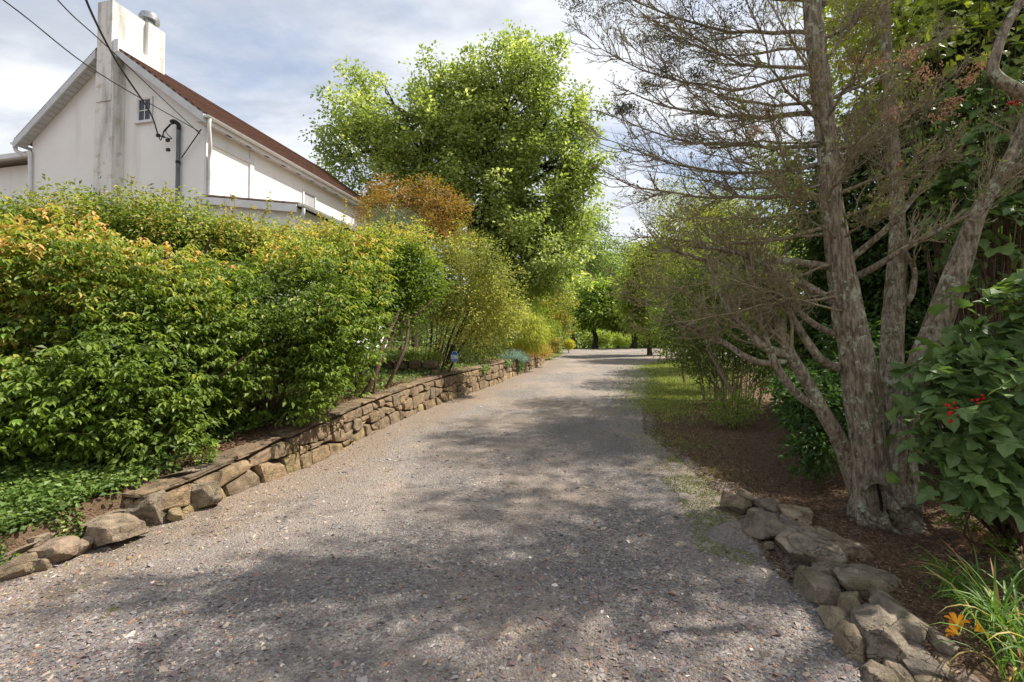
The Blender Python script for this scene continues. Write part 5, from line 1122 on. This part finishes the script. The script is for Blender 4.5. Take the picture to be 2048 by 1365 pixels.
# small juniper at right with browned tips
jr = thing('juniper', 'feathery green juniper with dry brown tips under the viburnum', 'shrub', base_at(1980, 3.7)); mb = MB(); mb2 = MB()
r_ = np.random.default_rng(9)
for (px, py, qx, qy, c1, c2) in [(2000, 1060, 1880, 985, 0, 0), (1990, 1040, 1900, 1020, 0, 0), (2040, 990, 1970, 930, 1, 1), (2010, 1070, 1930, 1060, 0, 0), (2040, 1050, 1960, 1010, 0, 0), (2050, 1090, 1975, 1085, 0, 0), (2048, 1010, 2000, 960, 0, 0), (2000, 1090, 1950, 1100, 2, 2), (2030, 1100, 1990, 1120, 2, 2), (1960, 1050, 1880, 1040, 0, 0), (1990, 1070, 1925, 1085, 2, 2), (2070, 960, 2010, 935, 1, 1), (2060, 1060, 2010, 1040, 0, 0), (1960, 1010, 1880, 1000, 0, 0)]:
    a, b = W(px, py, 3.7 + r_.normal(0, .1)), W(qx, qy, 3.35 + r_.normal(0, .1)); ps = wig(a, b, 8, .08); mb2.add(*tube(ps, np.linspace(.006, .002, 8), 4))
    for j in range(34):
        u = r_.uniform(.1, 1); p0 = a + (b - a) * u; dr = (b - a) / np.linalg.norm(b - a) + r_.normal(0, .6, 3); dr[2] += .3; q_ = arc(p0, dr, (0, 0, .5), .11 * (1.2 - u * .6), 5, .5, .15)
        n = 16; t = r_.random(n); cc_ = np.stack([np.interp(t * 4, np.arange(5), q_[:, i]) for i in range(3)], 1); pal_ = [((.04, .075, .012), (.12, .18, .03)), ((.12, .18, .02), (.30, .38, .05)), ((.16, .09, .05), (.33, .2, .13))][c1]
        add_leaves(mb, cc_, dr + r_.standard_normal((n, 3)) * .7, r_.standard_normal((n, 3)), .022, .005, lerp(pal_[0], pal_[1], r_.random(n)))
mb.build('foliage', M_needle, jr, kind='stuff'); mb2.build('stems', M_stem, jr, True, kind='stuff')

# ------------------------------------------------------------------ daylilies
def blade_mesh(bend, seed, ln=1.0):
    r = np.random.default_rng(seed); n = 8; t = np.linspace(0, 1, n); ang = R(80) - bend * t ** 1.3; x = np.concatenate([[0], np.cumsum(np.cos(ang[:-1]) / (n - 1))]); z = np.concatenate([[0], np.cumsum(np.sin(ang[:-1]) / (n - 1))])
    wv = .018 * np.sin(np.clip(t * .9 + .1, 0, 1) * np.pi) ** .5; wv[-1] = .001; v = []
    for i in range(n): v += [(x[i], -wv[i], z[i] + wv[i] * .4), (x[i], 0, z[i]), (x[i], wv[i], z[i] + wv[i] * .4)]
    f = []
    for i in range(n - 1): a = i * 3; f += [(a, a + 1, a + 4, a + 3), (a + 1, a + 2, a + 5, a + 4)]
    me = bpy.data.meshes.new('blade'); me.from_pydata(v, [], f); me.materials.append(M_leafo); me.update(); me.polygons.foreach_set('use_smooth', [True] * len(f)); return me
bms = [blade_mesh(R(b), i) for i, b in enumerate((50, 80, 105, 130, 150, 165))]
def daylily(label, px, py, n, size, seed):
    r = np.random.default_rng(seed); g = GH(px, py); gx_, gy_ = g[0], g[1]
    root = thing('daylily', label, 'daylily', (gx_, gy_, float(H(gx_, gy_))), 'daylily clumps beside the boulders')
    for i in range(n):
        o = bpy.data.objects.new('blade', bms[r.integers(6)]); C.objects.link(o); o.parent = root
        o.location = (r.normal(0, .05), r.normal(0, .05), -.01); o.rotation_euler = (r.normal(0, .12), r.normal(0, .12), r.uniform(0, 6.283)); s_ = size * r.uniform(.55, 1.15); o.scale = (s_, s_ * .75, s_)
        t = r.random(); c = np.array((.035, .085, .012)) * (1 - t) + np.array((.10, .18, .03)) * t
        if r.random() < .10: c = np.array((.34, .27, .10))
        if r.random() < .04: c = np.array((.33, .17, .09))
        o.color = (*c, 1)
    return root
d1 = daylily('daylily clump of arching leaves behind the big slab, no flowers', 1925, 1205, 80, .36, 1)
d2 = daylily('daylily clump with three orange flowers at the lower right corner', 2010, 1290, 100, .40, 2)
d3 = daylily('daylily clump leaning out of the frame below the orange flowers', 2060, 1380, 60, .42, 3)
d4 = daylily('sparse daylily clump furthest right under the viburnum', 2065, 1190, 40, .36, 4)
M_or = m_flat('orange_petal', (.90, .38, .02), .5); M_ye = m_flat('yellow_throat', (.75, .50, .04), .5)
pv = []; pf = []
for i, (t, w_, z_) in enumerate(((0, .06, 0), (.3, .16, .38), (.62, .24, .62), (.85, .17, .66), (1, .02, .58))): pv += [(t, -w_, z_ + w_ * .25), (t, 0, z_), (t, w_, z_ + w_ * .25)]
for i in range(4): a = i * 3; pf += [(a, a + 1, a + 4, a + 3), (a + 1, a + 2, a + 5, a + 4)]
pme = bpy.data.meshes.new('petal'); pme.from_pydata(pv, [], pf); pme.materials.append(M_or); pme.polygons.foreach_set('use_smooth', [True] * len(pf))
for (px, py, rx, rz) in ((1915, 1250, 1.1, 2.5), (1918, 1270, 1.3, 3.4), (1950, 1262, 1.0, 1.2)):
    c = W(px, py, 2.28); fl = thing('flower', '', '', (0, 0, 0)); del fl['label'], fl['category']; fl.parent = d2; fl.location = Vector(c) - d2.location; fl.rotation_euler = (rx, 0, rz); fl.scale = (.046,) * 3
    for i in range(6):
        o = bpy.data.objects.new('petal', pme); C.objects.link(o); o.parent = fl; o.rotation_euler = (0, 0, i * math.pi / 3); o.scale = (1, 1.15 if i % 2 else .85, 1)
    th_ = bpy.data.meshes.new('throat'); th_.from_pydata([(math.cos(a) * .3, math.sin(a) * .3, .42) for a in np.arange(6)] + [(0, 0, -.1)], [], [(i, (i + 1) % 6, 6) for i in range(6)]); th_.materials.append(M_ye); o = bpy.data.objects.new('throat', th_); C.objects.link(o); o.parent = fl
    b = W(1985, 1310, 2.6); b[2] = float(H(b[0], b[1])); MB().add(*tube(smooth_path([b, (b + c) / 2 + (-.03, 0, .09), c], 6), np.linspace(.004, .0025, 13), 6)).build('flower_stalk', M_gst if 'M_gst' in globals() else globals().setdefault('M_gst', m_flat('green_stalk', (.09, .16, .03))), d2, True)

# ------------------------------------------------------------------ mulch, grass, litter
def scatter_right(n, ymin, ymax, off0, off1, seed):
    r = np.random.default_rng(seed); y = ymin * (ymax / ymin) ** r.random(n); x = rightx(y) + off0 + (off1 - off0) * r.random(n) ** 1.2; return x, y, r
x, y, r_ = scatter_right(42000, 2.3, 11, .0, 3.4, 5)
k = (x / y < 1.12); x, y = x[k], y[k]; n = len(x); c = np.stack([x, y, H(x, y) + .006 + .01 * r_.random(n)], -1); rl = r_.random(n)
mb = MB(); add_leaves(mb, c, r_.standard_normal((n, 3)) * (1, 1, .22), r_.standard_normal((n, 3)) * .35 + (0, 0, 1), .035 * r_.uniform(.4, 1.6, n), .007 * r_.uniform(.6, 1.6, n), lerp((.07, .042, .028), (.34, .22, .14), rl))
M_mulch = vcol_mat('shredded_bark', .9); mb.build('bark_mulch', M_mulch, None, kind='stuff', label='shredded brown bark mulch strewn over the bed under the tree', cat='mulch', local=False)
# grass blades along the strip and lawn
def grass_pts(n, seed):
    r = np.random.default_rng(seed); y = 5.0 * (24 / 5.0) ** r.random(n); wst = np.interp(y, [5, 6.5, 9, 12, 20], [.3, .45, .8, 1.3, 3.2]); x = rightx(y) - .10 + (wst * .5 - .05) + (wst + .5) * .5 * (r.random(n) + r.random(n) + r.random(n) - 1.4) * 1.25
    pr = .10 + .90 * sst((y - 8.5) / 4); k = r.random(n) < pr * (.5 + .9 * (vn(np.stack([x, y, 0 * x], -1), 1.7, 6) > -.1)); return x[k], y[k], r
x, y, r_ = grass_pts(52000, 6); n = len(x); c = np.stack([x, y, H(x, y) - .004], -1)
hb = np.interp(y, [5, 9, 20], [.030, .045, .07]); ax = r_.standard_normal((n, 3)) * (.5, .5, .1) + (0, 0, 1)
mb = MB(); add_leaves(mb, c, ax, r_.standard_normal((n, 3)), hb * r_.uniform(.6, 1.4, n), .006 + .0007 * y, np.where(r_.random(n)[:, None] < .16, lerp((.26, .22, .10), (.40, .34, .18), r_.random(n)), lerp((.09, .13, .025), (.26, .31, .07), r_.random(n))), NEED)
for (x0, x1, y0, y1, n) in ((3.9, 9.5, 17, 26, 0),):
    pass
x2 = rng.uniform(-.3, .9, 5200); y2 = rng.uniform(3.2, 6.5, 5200); xx2 = rightx(y2) - .35 + x2 * .6 * .7; k = vn(np.stack([xx2, y2, 0 * y2], -1), 3.2, 12) > .22; xx2, y2 = xx2[k], y2[k]
c = np.stack([xx2, y2, H(xx2, y2)], -1); n = len(c); add_leaves(mb, c, rng.standard_normal((n, 3)) * (.9, .9, .3) + (0, 0, .8), rng.standard_normal((n, 3)), .022, .007, lerp((.07, .10, .02), (.17, .20, .04), rng.random(n)), LEAF4)
mb.build('grass', M_needle, None, kind='stuff', label='short green grass on the strip right of the drive', cat='grass', local=False)
# twig and leaf litter
n = 520; y = 2.2 * (14 / 2.2) ** rng.random(n); side_ = rng.random(n) < .55; x = np.where(side_, wallx(y) + .05 + np.abs(rng.normal(0, .5, n)), rng.uniform(-1.0, .75, n) * y)
k = (x > wallx(y) + .04) & (x < rightx(y)); x, y = x[k], y[k]; n = len(x); c = np.stack([x, y, H(x, y) + .016], -1); pl_ = np.array([(.24, .12, .06), (.30, .22, .12), (.18, .10, .06), (.38, .30, .20), (.2, .15, .06)])
mb = MB(); add_leaves(mb, c, rng.standard_normal((n, 3)) * (1, 1, .2), rng.standard_normal((n, 3)) * .3 + (0, 0, 1), .032 * rng.uniform(.5, 1.4, n), .018 * rng.uniform(.5, 1.3, n), pl_[rng.integers(0, 5, n)], LEAF4)
mb.build('fallen_leaves', M_leaf, None, kind='stuff', label='scattered dry orange and tan fallen leaves on the gravel', cat='fallen leaves', local=False)
# dead litter under the left bushes
n = 9000; y = 4.2 * (10 / 4.2) ** rng.random(n); x = wallx(y) - .3 - np.abs(rng.normal(0, .8, n)); c = np.stack([x, y, H(x, y) + .012], -1)
mb = MB(); add_leaves(mb, c, rng.standard_normal((n, 3)) * (1, 1, .25), rng.standard_normal((n, 3)) * .35 + (0, 0, 1), .045 * rng.uniform(.5, 1.3, n), .02, lerp((.06, .03, .02), (.24, .13, .08), rng.random(n)), LEAF4)
mb.build('leaf_litter', M_mulch, None, kind='stuff', label='brown leaf litter on the soil under the burning bushes', cat='leaf litter', local=False)
